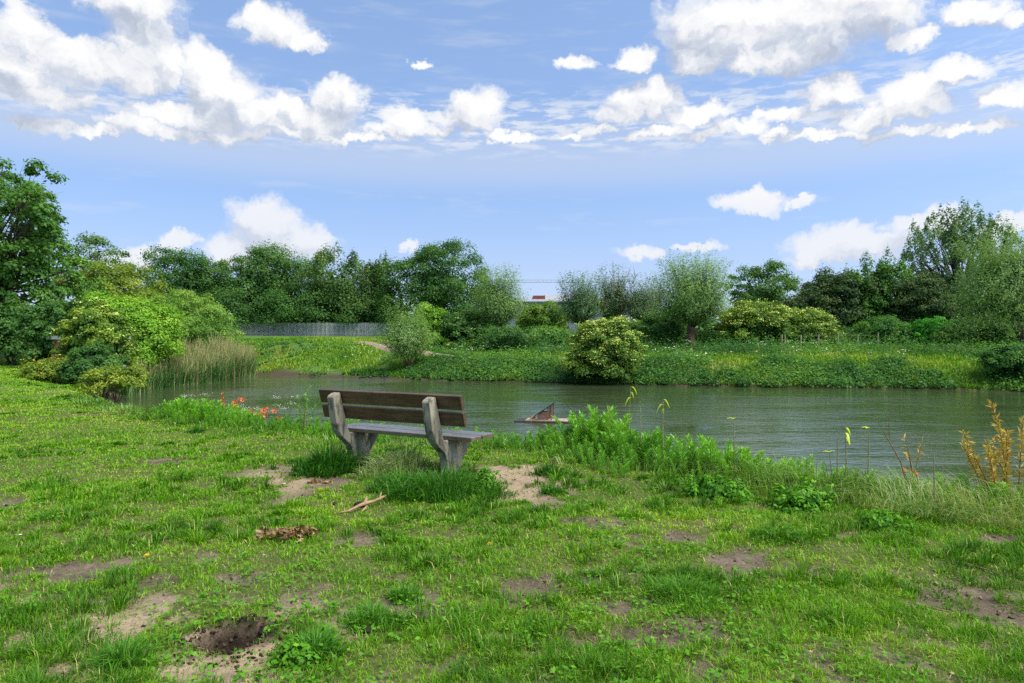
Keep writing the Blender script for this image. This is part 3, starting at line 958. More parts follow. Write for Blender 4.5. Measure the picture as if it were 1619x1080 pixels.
# --- right
tree('broadleaf_tree', 'rounded tree rising behind the flowering elders', 'tree', 1206, 74, 424, 530, 54, 'maple', 10000, .22, 151, n_cl=80, cl=.19, trunk=.25)
tree('yew_tree', 'brownish dark yew with feathery branches', 'tree', 1318, 60, 428, 545, 62, 'yew', 15000, .19, 152, n_cl=120, cl=.17, trunk=.25, lump=.35)
tree('yew_tree', 'low dark yew between the rounded tree and brown yew', 'tree', 1246, 66, 468, 540, 32, 'yew', 6000, .2, 153, n_cl=60, cl=.2, trunk=.2)
tree('sycamore_tree', 'fresh green sycamore with pointed leaders behind the yews', 'tree', 1386, 59, 406, 545, 46, 'ash', 11000, .2, 154, n_cl=70, cl=.2, trunk=.2, spike=.8, lump=.35)
tree('yew_tree', 'nearly black yew under the tall open tree', 'tree', 1462, 57, 430, 550, 56, 'yew', 14000, .18, 155, n_cl=110, cl=.17, trunk=.25, lump=.3)
tree('poplar_tree', 'tall open tree with bare looking shoots at the right', 'tree', 1516, 62, 318, 540, 92, 'willow_dark', 17000, .21, 156, n_cl=230, cl=.085, trunk=.26, limbs=70, twigs=3, lump=.42, shell=.3, inner=.0, spike=1.2)
tree('leaning_willow', 'pale grey green willow with leaning trunk at the right edge', 'tree', 1592, 40.5, 362, 552, 104, 'willow', 36000, .14, 157, style='strand', trunk=.30, limbs=60, ry=2.6, droop=.45, head=1.9, lean=-42, bark='bark_red', upmin=-.85, bunch=.12)
tree('laurel_bush', 'vivid green rounded bush under the black yew', 'bush', 1476, 47.5, 505, 556, 34, 'laurel', 8000, .12, 158, n_cl=80, cl=.17, trunk=.05, multi=3, lump=.15)
tree('hedge_shrub', 'mid green shrub left of the vivid rounded bush', 'bush', 1400, 49, 504, 556, 46, 'under', 9000, .14, 159, n_cl=70, cl=.18, trunk=.05, multi=3)
tree('hedge_shrub', 'dark shrub below the leaning willow', 'bush', 1560, 45, 505, 562, 60, 'bramble', 11000, .14, 160, n_cl=80, cl=.17, trunk=.05, multi=3)
tree('hedge_shrub', 'low dark shrub under the brown yew', 'bush', 1345, 51, 524, 556, 44, 'bramble', 7000, .14, 161, n_cl=60, cl=.18, trunk=.04, multi=3)
tree('hedge_shrub', 'green bush at the water edge by the right edge of the picture', 'bush', 1612, 31.0, 548, 618, 46, 'under', 13000, .1, 162, n_cl=90, cl=.18, trunk=.04, multi=4, ry=1.2)
# outside the frame, to the right and left, for a view from a step aside
tree('broadleaf_tree', 'green tree beyond the leaning willow', 'tree', 1760, 52, 380, 540, 90, 'maple', 9000, .2, 163, n_cl=80, trunk=.3)
tree('dark_shrub', 'green shrub left of the tall ash', 'bush', -120, 32, 440, 584, 80, 'bramble', 7000, .16, 164, n_cl=60, trunk=.06, multi=3)
# ---------------------------------------------------------------- lawn
def blade_mesh(x, y, z, h, w, az, bend, tint, name, mat, parent=None, seg3=False):
    """curved grass blades: two quads' worth of triangles and a pointed tip, bending along az"""
    n = len(x)
    dx, dy = np.cos(az), np.sin(az)
    fa = az + np.pi / 2 + rng.normal(size=n) * .6
    wx_, wy_ = np.cos(fa) * w * .5, np.sin(fa) * w * .5
    base = np.stack([x, y, z - .008], 1)
    m = base + np.stack([dx * bend * h * .28, dy * bend * h * .28, h * (.58 - .06 * bend)], 1)
    tip = base + np.stack([dx * bend * h * .95, dy * bend * h * .95, h * (1.0 - .42 * bend)], 1)
    wv = np.stack([wx_, wy_, np.zeros(n)], 1)
    V = np.stack([base - wv, base + wv, m + wv * .8, m - wv * .8, tip], 1).reshape(-1, 3)
    k = np.arange(n)[:, None] * 5
    F4 = k + np.array([[0, 1, 2, 3]])
    F3 = k + np.array([[3, 2, 4]])
    return nmesh(name, V, [F4, F3], mat, parent, {'tint': np.repeat(tint, 5)})


def grass_mat(name, stops, trans=.3, gloss=.012):
    m, T = newmat(name)
    co = T.node('ShaderNodeNewGeometry', out=0)
    f = T.m('ADD', T.attr('tint'), T.m('MULTIPLY', T.m('SUBTRACT', T.noise(co, 1.6, 3, .6), .5), .35))
    col = T.ramp(f, stops)
    d = T.node('ShaderNodeBsdfDiffuse', [col])
    t = T.node('ShaderNodeBsdfTranslucent', [T.mix(1.0, col, (1.2, 1.15, .5, 1), 'MULTIPLY')])
    s = T.node('ShaderNodeMixShader', [trans, d, t])
    g = T.node('ShaderNodeBsdfGlossy', {'Color': (.85, .9, .85, 1), 'Roughness': .4})
    finish(T, T.node('ShaderNodeMixShader', [gloss, s, g]))
    return m


M['lawn'] = grass_mat('lawn_grass', [(0.0, (.035, .13, .008)), (.35, (.11, .29, .010)), (.62, (.205, .42, .012)), (.8, (.34, .48, .03)), (1.0, (.50, .44, .18))])
M['longgrass'] = grass_mat('long_grass', [(0.0, (.05, .17, .02)), (.5, (.17, .32, .05)), (1.0, (.42, .48, .22))])
M['reed'] = grass_mat('reed_leaf', [(0.0, (.035, .13, .035)), (.45, (.08, .23, .05)), (.7, (.26, .29, .10)), (1.0, (.52, .44, .22))])
M['bank'] = grass_mat('bank_grass', [(0.0, (.04, .14, .012)), (.45, (.14, .31, .016)), (.75, (.30, .41, .04)), (1.0, (.40, .38, .13))])
M['tuft'] = grass_mat('tuft_grass', [(0.0, (.02, .10, .012)), (.5, (.05, .19, .015)), (1.0, (.13, .31, .025))])
M['weed'] = leaf_mat('leaf_weed', (.05, .17, .008), (.105, .285, .010), (.23, .40, .018), trans=.35, gloss=.05)
M['herb'] = leaf_mat('leaf_herb', (.03, .11, .008), (.065, .19, .010), (.13, .28, .018), trans=.3)

def lawn_ok(x, y, b, r_):
    ok = (~in_pond(x, y)) & (poly_dist(x, y, NEAR) > .25) & (poly_dist(x, y, LEFT) > .3) & (y < 35)
    ok &= r_ > np.minimum(b * 1.12, .95) - .05
    return ok & (np.hypot((x - HOLE[0]) / 1.2, y - HOLE[1]) > .125)


# the carpet: short blades, some of them dry
N = 480000
u = rng.uniform(-.90, .90, N)
yy = np.exp(rng.uniform(np.log(2.15), np.log(36), N))
xx = u * yy
bb = bare(xx, yy)
keep = lawn_ok(xx, yy, bb, rng.uniform(0, 1, N))
shag = fbm(xx, yy, 2.1, 3, 61)
shag2 = fbm(xx, yy, 7.5, 3, 62)
near_ = sstep(8, 4, yy)
keep &= rng.uniform(0, 1, N) < (.72 - .30 * near_) + 1.0 * sstep(.34, .60, shag2 * .6 + shag * .4)
xx, yy, bb, shag = [a[keep] for a in (xx, yy, bb, shag)]
n = len(xx)
right = sstep(-1, 3, xx)
h = (.014 + .028 * rng.uniform(0, 1, n) ** 1.4 + .02 * sstep(.5, .7, shag)) * (1 + .022 * yy) * (1 - .3 * bb)
w = np.maximum(.0030, yy * .00122) * rng.uniform(.7, 1.25, n)
tint = .585 + .20 * (rng.uniform(0, 1, n) - .5) - .22 * sstep(.5, .7, shag) + .55 * (fbm(xx, yy, .8, 3, 63) - .5) + .06 * right
tint += .12 * sstep(7, 14, yy)
dead = rng.uniform(0, 1, n) < .04 + .16 * right * sstep(.64, .35, shag) + .14 * bb
tint = np.where(dead, rng.uniform(.84, 1.05, n), np.clip(tint, .04, .86))
bend = np.where(dead, rng.uniform(.8, 1.5, n), rng.uniform(.2, 1.1, n))
az_ = rng.uniform(0, 6.283, n)
# tussocks: blades splaying out of common roots
nT = 15000
uT = rng.uniform(-.9, .9, nT)
yT = np.exp(rng.uniform(np.log(2.1), np.log(26), nT))
xT = uT * yT
bT = bare(xT, yT)
sT = fbm(xT, yT, 1.9, 3, 64)
kT = lawn_ok(xT, yT, bT * .8, rng.uniform(0, 1, nT)) & (rng.uniform(0, 1, nT) < .30 + 1.0 * sstep(.44, .62, sT))
xT, yT, sT = xT[kT], yT[kT], sT[kT]
nT = len(xT)
rT = .018 + .05 * rng.uniform(0, 1, nT) ** 2.2 + .004 * yT
hT = (.030 + .055 * rng.uniform(0, 1, nT) ** 2.2) * (.55 + .75 * sstep(.42, .66, sT)) * (1 + .02 * yT) * (1 - .4 * sstep(6, 11, yT))
tT = np.clip(.44 + .34 * (rng.uniform(0, 1, nT) - .5) - .30 * sstep(.5, .68, sT) + .45 * (fbm(xT, yT, .8, 3, 63) - .5), .04, .8)
cT = (12 + 1500 * rT ** 1.3 * rng.uniform(.5, 1.4, nT)).astype(int)
iT = np.repeat(np.arange(nT), cT)
m_ = len(iT)
qa, qr = rng.uniform(0, 6.283, m_), rng.uniform(0, 1, m_) ** .7
x2, y2 = xT[iT] + np.cos(qa) * qr * rT[iT], yT[iT] + np.sin(qa) * qr * rT[iT]
h2 = hT[iT] * rng.uniform(.45, 1.25, m_) * (1.15 - .4 * qr)
w2 = np.maximum(.0034, y2 * .00125) * rng.uniform(.7, 1.3, m_)
t2 = np.clip(tT[iT] + rng.normal(size=m_) * .11, .02, .84)
t2 = np.where(rng.uniform(0, 1, m_) < .04, .95, t2)
xx, yy, h, w = np.concatenate([xx, x2]), np.concatenate([yy, y2]), np.concatenate([h, h2]), np.concatenate([w, w2])
az_, bend, tint = np.concatenate([az_, qa + rng.normal(size=m_) * .5]), np.concatenate([bend, .25 + .85 * qr * rng.uniform(.5, 1.3, m_)]), np.concatenate([tint, t2])
# the same lawn carries on beside and behind the camera, a little coarser
N = 150000
x3, y3 = rng.uniform(-11, 10, N), rng.uniform(-1.5, 9, N)
k3 = ((np.abs(x3) > .88 * y3) | (y3 < 2.2)) & lawn_ok(x3, y3, bare(x3, np.maximum(y3, 2.2)) * (y3 > 2.2), rng.uniform(0, 1, N))
x3, y3 = x3[k3], y3[k3]
n3 = len(x3)
s3 = fbm(x3, y3, 1.9, 3, 64)
xx, yy = np.concatenate([xx, x3]), np.concatenate([yy, y3])
h = np.concatenate([h, (.025 + .05 * rng.uniform(0, 1, n3) ** 2) * (.7 + .8 * sstep(.42, .66, s3))])
w = np.concatenate([w, rng.uniform(.007, .013, n3)])
az_ = np.concatenate([az_, rng.uniform(0, 6.283, n3)])
bend = np.concatenate([bend, rng.uniform(.2, 1.2, n3)])
tint = np.concatenate([tint, np.clip(.55 + .3 * (rng.uniform(0, 1, n3) - .5) - .3 * sstep(.5, .68, s3), .04, .86)])
g = blade_mesh(xx, yy, terrain(xx, yy), h, w, az_, bend, tint, 'grass', M['lawn'])
tag(g, 'short patchy lawn grass with bare earth showing through', 'grass', kind='stuff')

# broad small leaves of clover and plantain in the lawn
N = 3000
u, yy = rng.uniform(-.9, .9, N), np.exp(rng.uniform(np.log(2.15), np.log(11), N))
xx = u * yy
ok = (~in_pond(xx, yy)) & (poly_dist(xx, yy, NEAR) > .5) & (fbm(xx, yy, 1.5, 3, 71) + .06 * sstep(-2, 3, xx) > .55) & (bare(xx, yy) < .75)
xx, yy = xx[ok], yy[ok]
k = 6
cx2, cy2 = np.repeat(xx, k) + rng.normal(size=len(xx) * k) * .022, np.repeat(yy, k) + rng.normal(size=len(xx) * k) * .022
cz2 = terrain(cx2, cy2) + rng.uniform(.012, .04, len(cx2))
P_ = np.stack([cx2, cy2, cz2], 1)
V, Fq = leaves(P_, norm(np.array([0, 0, 1.0]) + rng.normal(size=P_.shape) * .4), rng.normal(size=P_.shape), rng.uniform(.014, .030, len(P_)) * (1 + .05 * cy2), rng.uniform(.010, .020, len(P_)) * (1 + .05 * cy2))
o = nmesh('lawn_weeds', V, Fq, M['herb'], None, {'tint': np.repeat(rng.uniform(.1, .9, len(P_)), 4)})
tag(o, 'small round leaved clover and plantain low in the lawn', 'weeds', kind='stuff')


# crumbs of earth and bits of dry leaf on the bare ground
N = 16000
u, yy = rng.uniform(-.9, .9, N), np.exp(rng.uniform(np.log(2.15), np.log(9), N))
xx = u * yy
hol = np.hypot((xx - HOLE[0]) / 1.2, yy - HOLE[1])
ok = (~in_pond(xx, yy)) & (poly_dist(xx, yy, NEAR) > .6) & ((rng.uniform(0, 1, N) < bare(xx, yy) * .8) | (hol < .16))
xx = np.concatenate([xx[ok], HOLE[0] + rng.normal(size=900) * .13])
yy = np.concatenate([yy[ok], HOLE[1] + rng.normal(size=900) * .11])
n = len(xx)
tet = norm(rdir(rng, 6 * n)).reshape(n, 6, 3)
base6 = np.array([[1, 0, 0], [0, 1, 0], [-1, 0, 0], [0, -1, 0], [0, 0, .8], [0, 0, -.8]])
sz_ = (.0025 + .009 * rng.uniform(0, 1, n) ** 4) * (1 + .05 * yy)
near_h = np.hypot(xx - HOLE[0], yy - HOLE[1]) < .34
sz_ = np.where(near_h, sz_ * 1.0, sz_)
V = (base6[None] + tet * .45) * sz_[:, None, None] + np.stack([xx, yy, terrain(xx, yy) + sz_ * .3], 1)[:, None]
F3_ = np.array([[0, 1, 4], [1, 2, 4], [2, 3, 4], [3, 0, 4], [1, 0, 5], [2, 1, 5], [3, 2, 5], [0, 3, 5]])
Fq = (F3_[None] + (np.arange(n) * 6)[:, None, None]).reshape(-1, 3)
M['crumb'] = grass_mat('earth_crumb', [(0.0, (.02, .014, .01)), (.5, (.10, .075, .048)), (.85, (.24, .18, .12)), (1.0, (.45, .36, .24))], trans=.0, gloss=.0)
o = nmesh('soil_crumbs', V.reshape(-1, 3), Fq, M['crumb'], None, {'tint': np.repeat(np.where(near_h, rng.uniform(0, .45, n), rng.uniform(.1, 1.0, n)), 6)})
tag(o, 'crumbs of earth strewn over the bare patches', 'soil', kind='stuff')


def tuft(label, px, py, rx, ht, nb, seed, mat='tuft', depth=None, group=None, t0=.3, name='grass_tuft', cat='grass tuft', z_off=0.0, d=None):
    d = d or EYE * F_PX / (py - 540)
    r = np.random.default_rng(seed)
    x0 = PX(px, d)
    R_ = rx / F_PX * d
    a, q = r.uniform(0, 6.283, nb), r.uniform(0, 1, nb) ** .6
    q2 = q * (.6 + .9 * fbm(np.cos(a) * 3 + seed, np.sin(a) * 3, 1, 3, seed))
    x, y = R_ * q2 * np.cos(a), (depth or R_) * q2 * np.sin(a)
    z = terrain(x0 + x, d + y)
    zc = gz_at(x0, d)
    o = empty(name, (x0, d, zc), 0, label, cat, group)
    hh = ht * r.uniform(.25, 1.25, nb) * (1.1 - .6 * q) * (.55 + .9 * fbm(x0 + x, d + y, 7, 2, seed))
    out = np.where(r.uniform(0, 1, nb) < .6, a, r.uniform(0, 6.283, nb))
    blade_mesh(x, y, z - zc, hh, np.maximum(.005, .0013 * d) * r.uniform(.8, 1.5, nb), out, r.uniform(.1, 1.25, nb), np.clip(t0 + r.uniform(-.4, .5, nb), 0, 1), 'blades', M[mat], o)
    return o


tuft('big dark grass tuft around the foot of the far bench leg', 520, 748, 52, .30, 1500, 201, t0=.25)
tuft('wide lush grass tuft around the foot of the near bench leg', 695, 782, 92, .25, 4200, 202, t0=.38, depth=.38)
tuft('thin wispy grass growing under the bench between its legs', 640, 752, 60, .30, 1500, 203, t0=.75, mat='longgrass')
tuft('small round grass tuft at the edge of the sandy patch', 871, 750, 16, .14, 420, 204, t0=.3)
tuft('small dark grass tuft right of the sandy patch', 873, 780, 17, .11, 420, 205, t0=.3)
tuft('dark grass tuft alone in the lawn left of the poppies', 309, 682, 12, .12, 260, 206, t0=.2)
tuft('large pale grass tuft by a bare patch near the bottom middle', 590, 985, 45, .10, 900, 207, t0=.7)
tuft('spreading grass tuft growing beside the dug hole', 495, 1040, 42, .12, 900, 208, t0=.6)
tuft('dark grass tuft in the lawn right of centre near the bottom', 1080, 945, 70, .09, 1500, 209, t0=.75)
tuft('long dark grass tuft in the lawn below the leafy weed patch', 1225, 858, 48, .08, 900, 210, t0=.4)
tuft('grass tuft on the sandy soil left of the dug hole', 195, 1062, 34, .11, 600, 211, t0=.6)
tuft('dark grass tuft at the bottom left beyond a bare patch', 640, 945, 28, .09, 500, 212, t0=.6)

# ---------------------------------------------------------------- weeds along the near bank
def shoot_template(nl, r, whorl=.16, wd=.035, top=.55):
    """one upright leafy stem of unit height"""
    t = np.linspace(.12, 1.0, nl) ** .8
    a = np.arange(nl) * 2.4 + r.uniform(0, 6)
    upv = .25 + 1.0 * t ** 2
    dirv = norm(np.stack([np.cos(a), np.sin(a), upv], 1))
    L = whorl * (1.15 - top * t ** 3) * r.uniform(.8, 1.2, nl)
    c = np.stack([np.zeros(nl), np.zeros(nl), t * .93], 1) + dirv * L[:, None] * .5
    c[:, 2] -= L * .06
    nn = norm(np.cross(dirv, np.cross(np.array([0, 0, 1.0]), dirv)) + r.normal(size=(nl, 3)) * .15)
    V, Fq = leaves(c, nn, dirv, L, np.full(nl, wd) * r.uniform(.8, 1.2, nl), .1)
    s = .012
    Vs = np.array([[-s, 0, 0], [s, 0, 0], [s * .5, 0, .95], [-s * .5, 0, .95], [0, -s, 0], [0, s, 0], [0, s * .5, .95], [0, -s * .5, .95]])
    Fs = np.array([[0, 1, 2, 3], [4, 5, 6, 7]]) + len(V)
    return np.concatenate([V, Vs]), np.concatenate([Fq, Fs])


def scatter(temps, x, y, z, h, tint, r, lean=.18):
    """many copies of the templates in one mesh"""
    VV, FF, TT = [], [], []
    off = 0
    which = r.integers(0, len(temps), len(x))
    for k, (V, Fq) in enumerate(temps):
        i = np.where(which == k)[0]
        if not len(i):
            continue
        a = r.uniform(0, 6.283, len(i))
        ca, sa = np.cos(a)[:, None], np.sin(a)[:, None]
        hh = h[i][:, None]
        lx, ly = r.normal(size=(2, len(i), 1)) * lean
        zz = V[None, :, 2] * hh
        X_ = (V[None, :, 0] * ca - V[None, :, 1] * sa) * hh + lx * zz * V[None, :, 2] + x[i][:, None]
        Y_ = (V[None, :, 0] * sa + V[None, :, 1] * ca) * hh + ly * zz * V[None, :, 2] + y[i][:, None]
        VV.append(np.stack([X_, Y_, zz + z[i][:, None]], -1).reshape(-1, 3))
        FF.append((Fq[None] + (np.arange(len(i)) * len(V))[:, None, None] + off).reshape(-1, 4))
        TT.append(np.clip((tint[i][:, None] - .18 + .34 * V[None, ::4, 2].clip(0, 1) + r.uniform(-.22, .22, (len(i), len(V) // 4)))[:, np.arange(len(V)) // 4], 0, 1).ravel())
        off += len(i) * len(V)
    return np.concatenate(VV), np.concatenate(FF), np.concatenate(TT)


r = np.random.default_rng(300)
# height of the weeds seen along the bank, by column (px): tall in the middle, knee high to the right
WPX = [200, 235, 265, 300, 345, 390, 430, 470, 520, 600, 700, 770, 800, 850, 885, 915, 940, 985, 1050, 1120, 1200, 1280, 1360, 1450, 1560, 1700]
WHT = [.10, .15, .42, .58, .52, .38, .32, .36, .38, .36, .32, .33, .34, .38, .50, .74, .78, .66, .55, .52, .42, .38, .34, .33, .34, .34]
N = 10000
npts = np.array(NEAR[2:])
cum = np.concatenate([[0], np.cumsum(np.hypot(*np.diff(npts, axis=0).T))])
sx_ = r.uniform(-10.5, 8.5, N)
sy_ = np.interp(sx_, npts[::-1, 0], npts[::-1, 1]) + r.uniform(-2.9, .5, N)
pxs = 809.5 + F_PX * sx_ / sy_
dn = poly_dist(sx_, sy_, NEAR)
ins = in_pond(sx_, sy_)
sd_ = np.where(ins, -dn, dn)
hW = np.interp(pxs, WPX, WHT) * (1 - .7 * sstep(.5, 1.7, sd_)) * r.uniform(.5, 1.12, N) * (.72 + .5 * fbm(sx_, sy_, 2.2, 2, 304))
dens = np.interp(pxs, [215, 260, 420, 560, 760, 800, 1180, 1320, 1450, 1700], [.05, .9, .8, .75, .9, 1, .95, .85, .85, .9])
dens = dens * sstep(.2, .5, fbm(sx_, sy_, 1.1, 3, 301) + .12)
ok = (sd_ > -.32) & (sd_ < 2.25 - 1.3 * fbm(sx_, sy_, 1.3, 2, 302)) & (r.uniform(0, 1, N) < dens) & (np.abs(pxs) < 2400) & (bare(sx_, sy_) < .5)
sx_, sy_, hW, pxs = [a[ok] for a in (sx_, sy_, hW, pxs)]
temps = [shoot_template(84, r, .17, .030), shoot_template(70, r, .19, .036), shoot_template(96, r, .155, .028), shoot_template(56, r, .22, .044, .3)]
zW = terrain(sx_, sy_)
V, Fq, T_ = scatter(temps, sx_, sy_, np.maximum(zW, WATER - .1) - .02, hW, np.clip(.08 + .7 * fbm(sx_, sy_, 1.4, 2, 303) + .15 * (hW > .45), 0, 1), r)
o = nmesh('weeds', V, Fq, M['weed'], None, {'tint': T_})
tag(o, 'bright green leafy weeds crowding the near edge of the pond', 'weeds', kind='stuff')

# long pale grass, mostly to the right
N = 60000
lx_ = np.where(r.uniform(0, 1, N) < .7, r.uniform(.5, 8.5, N), r.uniform(-10.5, .5, N))
ly_ = np.interp(lx_, npts[::-1, 0], npts[::-1, 1]) + r.uniform(-2.3, .3, N)
pxs = 809.5 + F_PX * lx_ / np.maximum(ly_, .5)
dn = poly_dist(lx_, ly_, NEAR)
sd_ = np.where(in_pond(lx_, ly_), -dn, dn)
ok = (sd_ > -.1) & (sd_ < 1.8) & (r.uniform(0, 1, N) < np.interp(pxs, [200, 760, 1000, 1150, 1300, 1800], [.45, .35, .25, .5, .75, .75])) & (ly_ > 2) & (bare(lx_, ly_) < .5)
lx_, ly_, sd_, pxs = lx_[ok], ly_[ok], sd_[ok], pxs[ok]
n = len(lx_)
hL = np.interp(pxs, [200, 760, 1100, 1300, 1800], [.20, .25, .32, .42, .46]) * r.uniform(.5, 1.15, n) * (1 - .5 * sstep(.9, 1.8, sd_))
o = blade_mesh(lx_, ly_, terrain(lx_, ly_), hL, np.maximum(.0055, .0012 * ly_) * r.uniform(.7, 1.2, n), 9 * fbm(lx_, ly_, 1.6, 2, 341) + r.normal(size=n) * .8, r.uniform(.35, 1.35, n),
               np.clip(np.interp(pxs, [700, 1150, 1400], [.35, .5, .66]) + r.normal(size=n) * .22 + .6 * (fbm(lx_, ly_, 1.2, 2, 342) - .5), 0, 1), 'long_grass', M['longgrass'])
tag(o, 'long pale seeding grass along the near bank', 'grass', kind='stuff')


def low_patch(name, label, cat, px, py, hw, ht, n, seed, L, mat='herb', depth=None):
    r = np.random.default_rng(seed)
    d = EYE * F_PX / (py - 540)
    x0, R_ = PX(px, d), hw / F_PX * d
    o = empty(name, (x0, d, gz_at(x0, d)), 0, label, cat)
    p, nn, ax, Ls, W, tint, cc = crown_clump(r, (0, 0, ht * .35), (R_, depth or R_ * .8, ht * .65), int(n * 1.6), 90, .05, L * .8, shell=.15, lump=.6)
    p[:, 2] = np.maximum(p[:, 2], .01)
    V, Fq = leaves(p, nn, ax, Ls, W * .9, .1)
    nmesh('foliage', V, Fq, M[mat], o, {'tint': np.repeat(tint, 4)})
    mb = MB()
    for i in range(14):
        q, rd = limb(r, (0, 0, -.02), cc[i], .006, .002)
        mb.tube(q, rd, 4)
    mb.build('stem', M['stem'], o)
    return o


low_patch('leafy_weed', 'bright leafy parsley like patch in front of the long grass', 'weed', 1268, 800, 52, .22, 1800, 311, .045)
low_patch('leafy_weed', 'low green nettle patch at the lawn edge below the tall weeds', 'weed', 1130, 782, 60, .16, 1600, 312, .045)
low_patch('leafy_weed', 'low leafy weed at the right lawn edge below the long grass', 'weed', 1390, 838, 40, .12, 900, 313, .04)
low_patch('leafy_weed', 'dark leafy weed hugging the near bench leg at the sandy patch', 'weed', 765, 775, 22, .22, 700, 314, .035)
low_patch('leafy_weed', 'bright leafy plantain beside the dug hole', 'weed', 470, 1052, 26, .07, 420, 315, .032)

# ---------------------------------------------------------------- reeds at the left shore
r = np.random.default_rng(320)
lp = np.array(LEFT[:6])
cl_ = np.concatenate([[0], np.cumsum(np.hypot(*np.diff(lp, axis=0).T))])
N = 20000
t = r.uniform(.26, .93, N)
rx_ = np.interp(t * cl_[-1], cl_, lp[:, 0]) + r.uniform(-1.7, .55, N) + .35 * (fbm(np.arange(N) * .0, t * 30, 1, 2, 321) - .5)
ry_ = np.interp(t * cl_[-1], cl_, lp[:, 1]) + r.normal(size=N) * .25
zr = np.maximum(terrain(rx_, ry_, False), WATER - .15)
hr = (1.25 + .55 * sstep(.3, .9, t)) * r.uniform(.55, 1.1, N) * (.75 + .5 * fbm(rx_, ry_, .8, 2, 322))
tan_ = r.uniform(0, 1, N) < np.clip(.18 + .45 * sstep(.80, .95, t) + .35 * (np.abs(np.arange(N) % 5) == 0) + .2 * (fbm(rx_, ry_, .5, 2, 323) - .4), 0, 1)
hr = np.where(tan_, hr * 1.15, hr)
o = blade_mesh(rx_, ry_, zr, hr, np.full(N, .038) * r.uniform(.6, 1.2, N), r.uniform(0, 6.283, N), np.where(tan_, r.uniform(.0, .35, N), r.uniform(.1, .8, N)),
               np.where(tan_, r.uniform(.7, 1.0, N), r.uniform(.05, .5, N)), 'reeds', M['reed'])
tag(o, 'bed of green reeds with dry tan stems at the left shore', 'reeds', kind='stuff')

# ---------------------------------------------------------------- far bank cover
r = np.random.default_rng(330)
N = 12500
fx = r.uniform(-21, 36, N)
fp = np.array(FAR)
fy = np.interp(fx, fp[:, 0], fp[:, 1]) + np.abs(r.normal(size=N)) ** 1.0 * 6.2 - .15
pxs = 809.5 + F_PX * fx / fy
s_ = poly_dist(fx, fy, FAR)
leftbank = sstep(-2.5, -8, fx)
onpath = np.min(np.hypot(fx[:, None] - PATH_XY[None, ::4, 0], fy[:, None] - PATH_XY[None, ::4, 1]), axis=1)
patchy = .65 * fbm(fx, fy, .28, 3, 331) + .35 * fbm(fx, fy, .9, 2, 337)
hgt = (.18 + .65 * r.uniform(0, 1, N) ** 2) * (1 - .55 * leftbank) * (.6 + .8 * patchy)
hgt = hgt * (1 + .9 * sstep(6.8, 8.2, s_) * (1 - leftbank))
strip = sstep(3.2, 4.2, s_) * sstep(7.2, 6.0, s_) * (1 - leftbank)       # mown-looking grass strip on top
ok = (~in_pond(fx, fy)) & (onpath > .8) & (r.uniform(0, 1, N) < (.95 - .75 * strip - .45 * leftbank) * sstep(.46, .56, patchy + .10 * (1 - leftbank) * sstep(3.5, 1.5, s_) + .30 * (1 - leftbank) * sstep(6.5, 8, s_)))
ok &= s_ > .02 + .25 * leftbank * r.uniform(0, 2, N)
fx, fy, hgt, s_, leftbank, patchy = [a[ok] for a in (fx, fy, hgt, s_, leftbank, patchy)]
n = len(fx)
per = 34
dd = rdir(r, n * per)
dd[:, 2] = np.abs(dd[:, 2])
q = r.uniform(.45, 1, n * per)[:, None]
ct = np.stack([fx, fy, terrain(fx, fy)], 1)
sc3 = np.stack([hgt * 1.0, hgt * 1.0, hgt], 1)
p = np.repeat(ct, per, 0) + dd * q * np.repeat(sc3, per, 0)
nn = norm(dd * .5 + np.array([0, -.1, .55]) + r.normal(size=dd.shape) * .4)
LL = r.uniform(.08, .16, len(p))
tn = np.clip(np.repeat(-.05 + .45 * r.uniform(0, 1, n) + .25 * leftbank + 1.9 * (fbm(fx, fy, .22, 3, 335) - .45), per) + r.uniform(-.2, .3, len(p)), 0, 1)
V, Fq = leaves(p, nn, r.normal(size=p.shape), LL, LL * .65, .1)
o = nmesh('undergrowth', V, Fq, M['under'], None, {'tint': np.repeat(tn, 4)})
tag(o, 'brambles and nettles covering the far bank', 'undergrowth', kind='stuff')
N = 150000
fx = r.uniform(-24, 38, N)
fy = np.interp(fx, fp[:, 0], fp[:, 1]) + r.uniform(0, 1, N) ** 1.5 * 24 - .1
s_ = poly_dist(fx, fy, FAR)
leftbank = sstep(-2.5, -8, fx)
onpath = np.min(np.hypot(fx[:, None] - PATH_XY[None, ::4, 0], fy[:, None] - PATH_XY[None, ::4, 1]), axis=1)
thin = fbm(fx, fy, .5, 3, 332)
ok = (~in_pond(fx, fy)) & (onpath > .85) & (s_ > .1 + .5 * leftbank * r.uniform(0, 1, N)) & (r.uniform(0, 1, N) < sstep(.36, .52, thin + .14 * (1 - leftbank)))
fx, fy, s_, thin = [a[ok] for a in (fx, fy, s_, thin)]
n = len(fx)
o = blade_mesh(fx, fy, terrain(fx, fy), r.uniform(.12, .36, n) * (.6 + .8 * fbm(fx, fy, .7, 2, 333)), np.full(n, .05) * r.uniform(.6, 1.2, n), r.uniform(0, 6.283, n), r.uniform(.2, 1.0, n),
               np.clip(.40 + 1.3 * (fbm(fx, fy, .35, 3, 334) - .42) + r.normal(size=n) * .16, 0, 1), 'bank_grass', M['bank'])
tag(o, 'bright rough grass over the far bank and embankment', 'grass', kind='stuff')

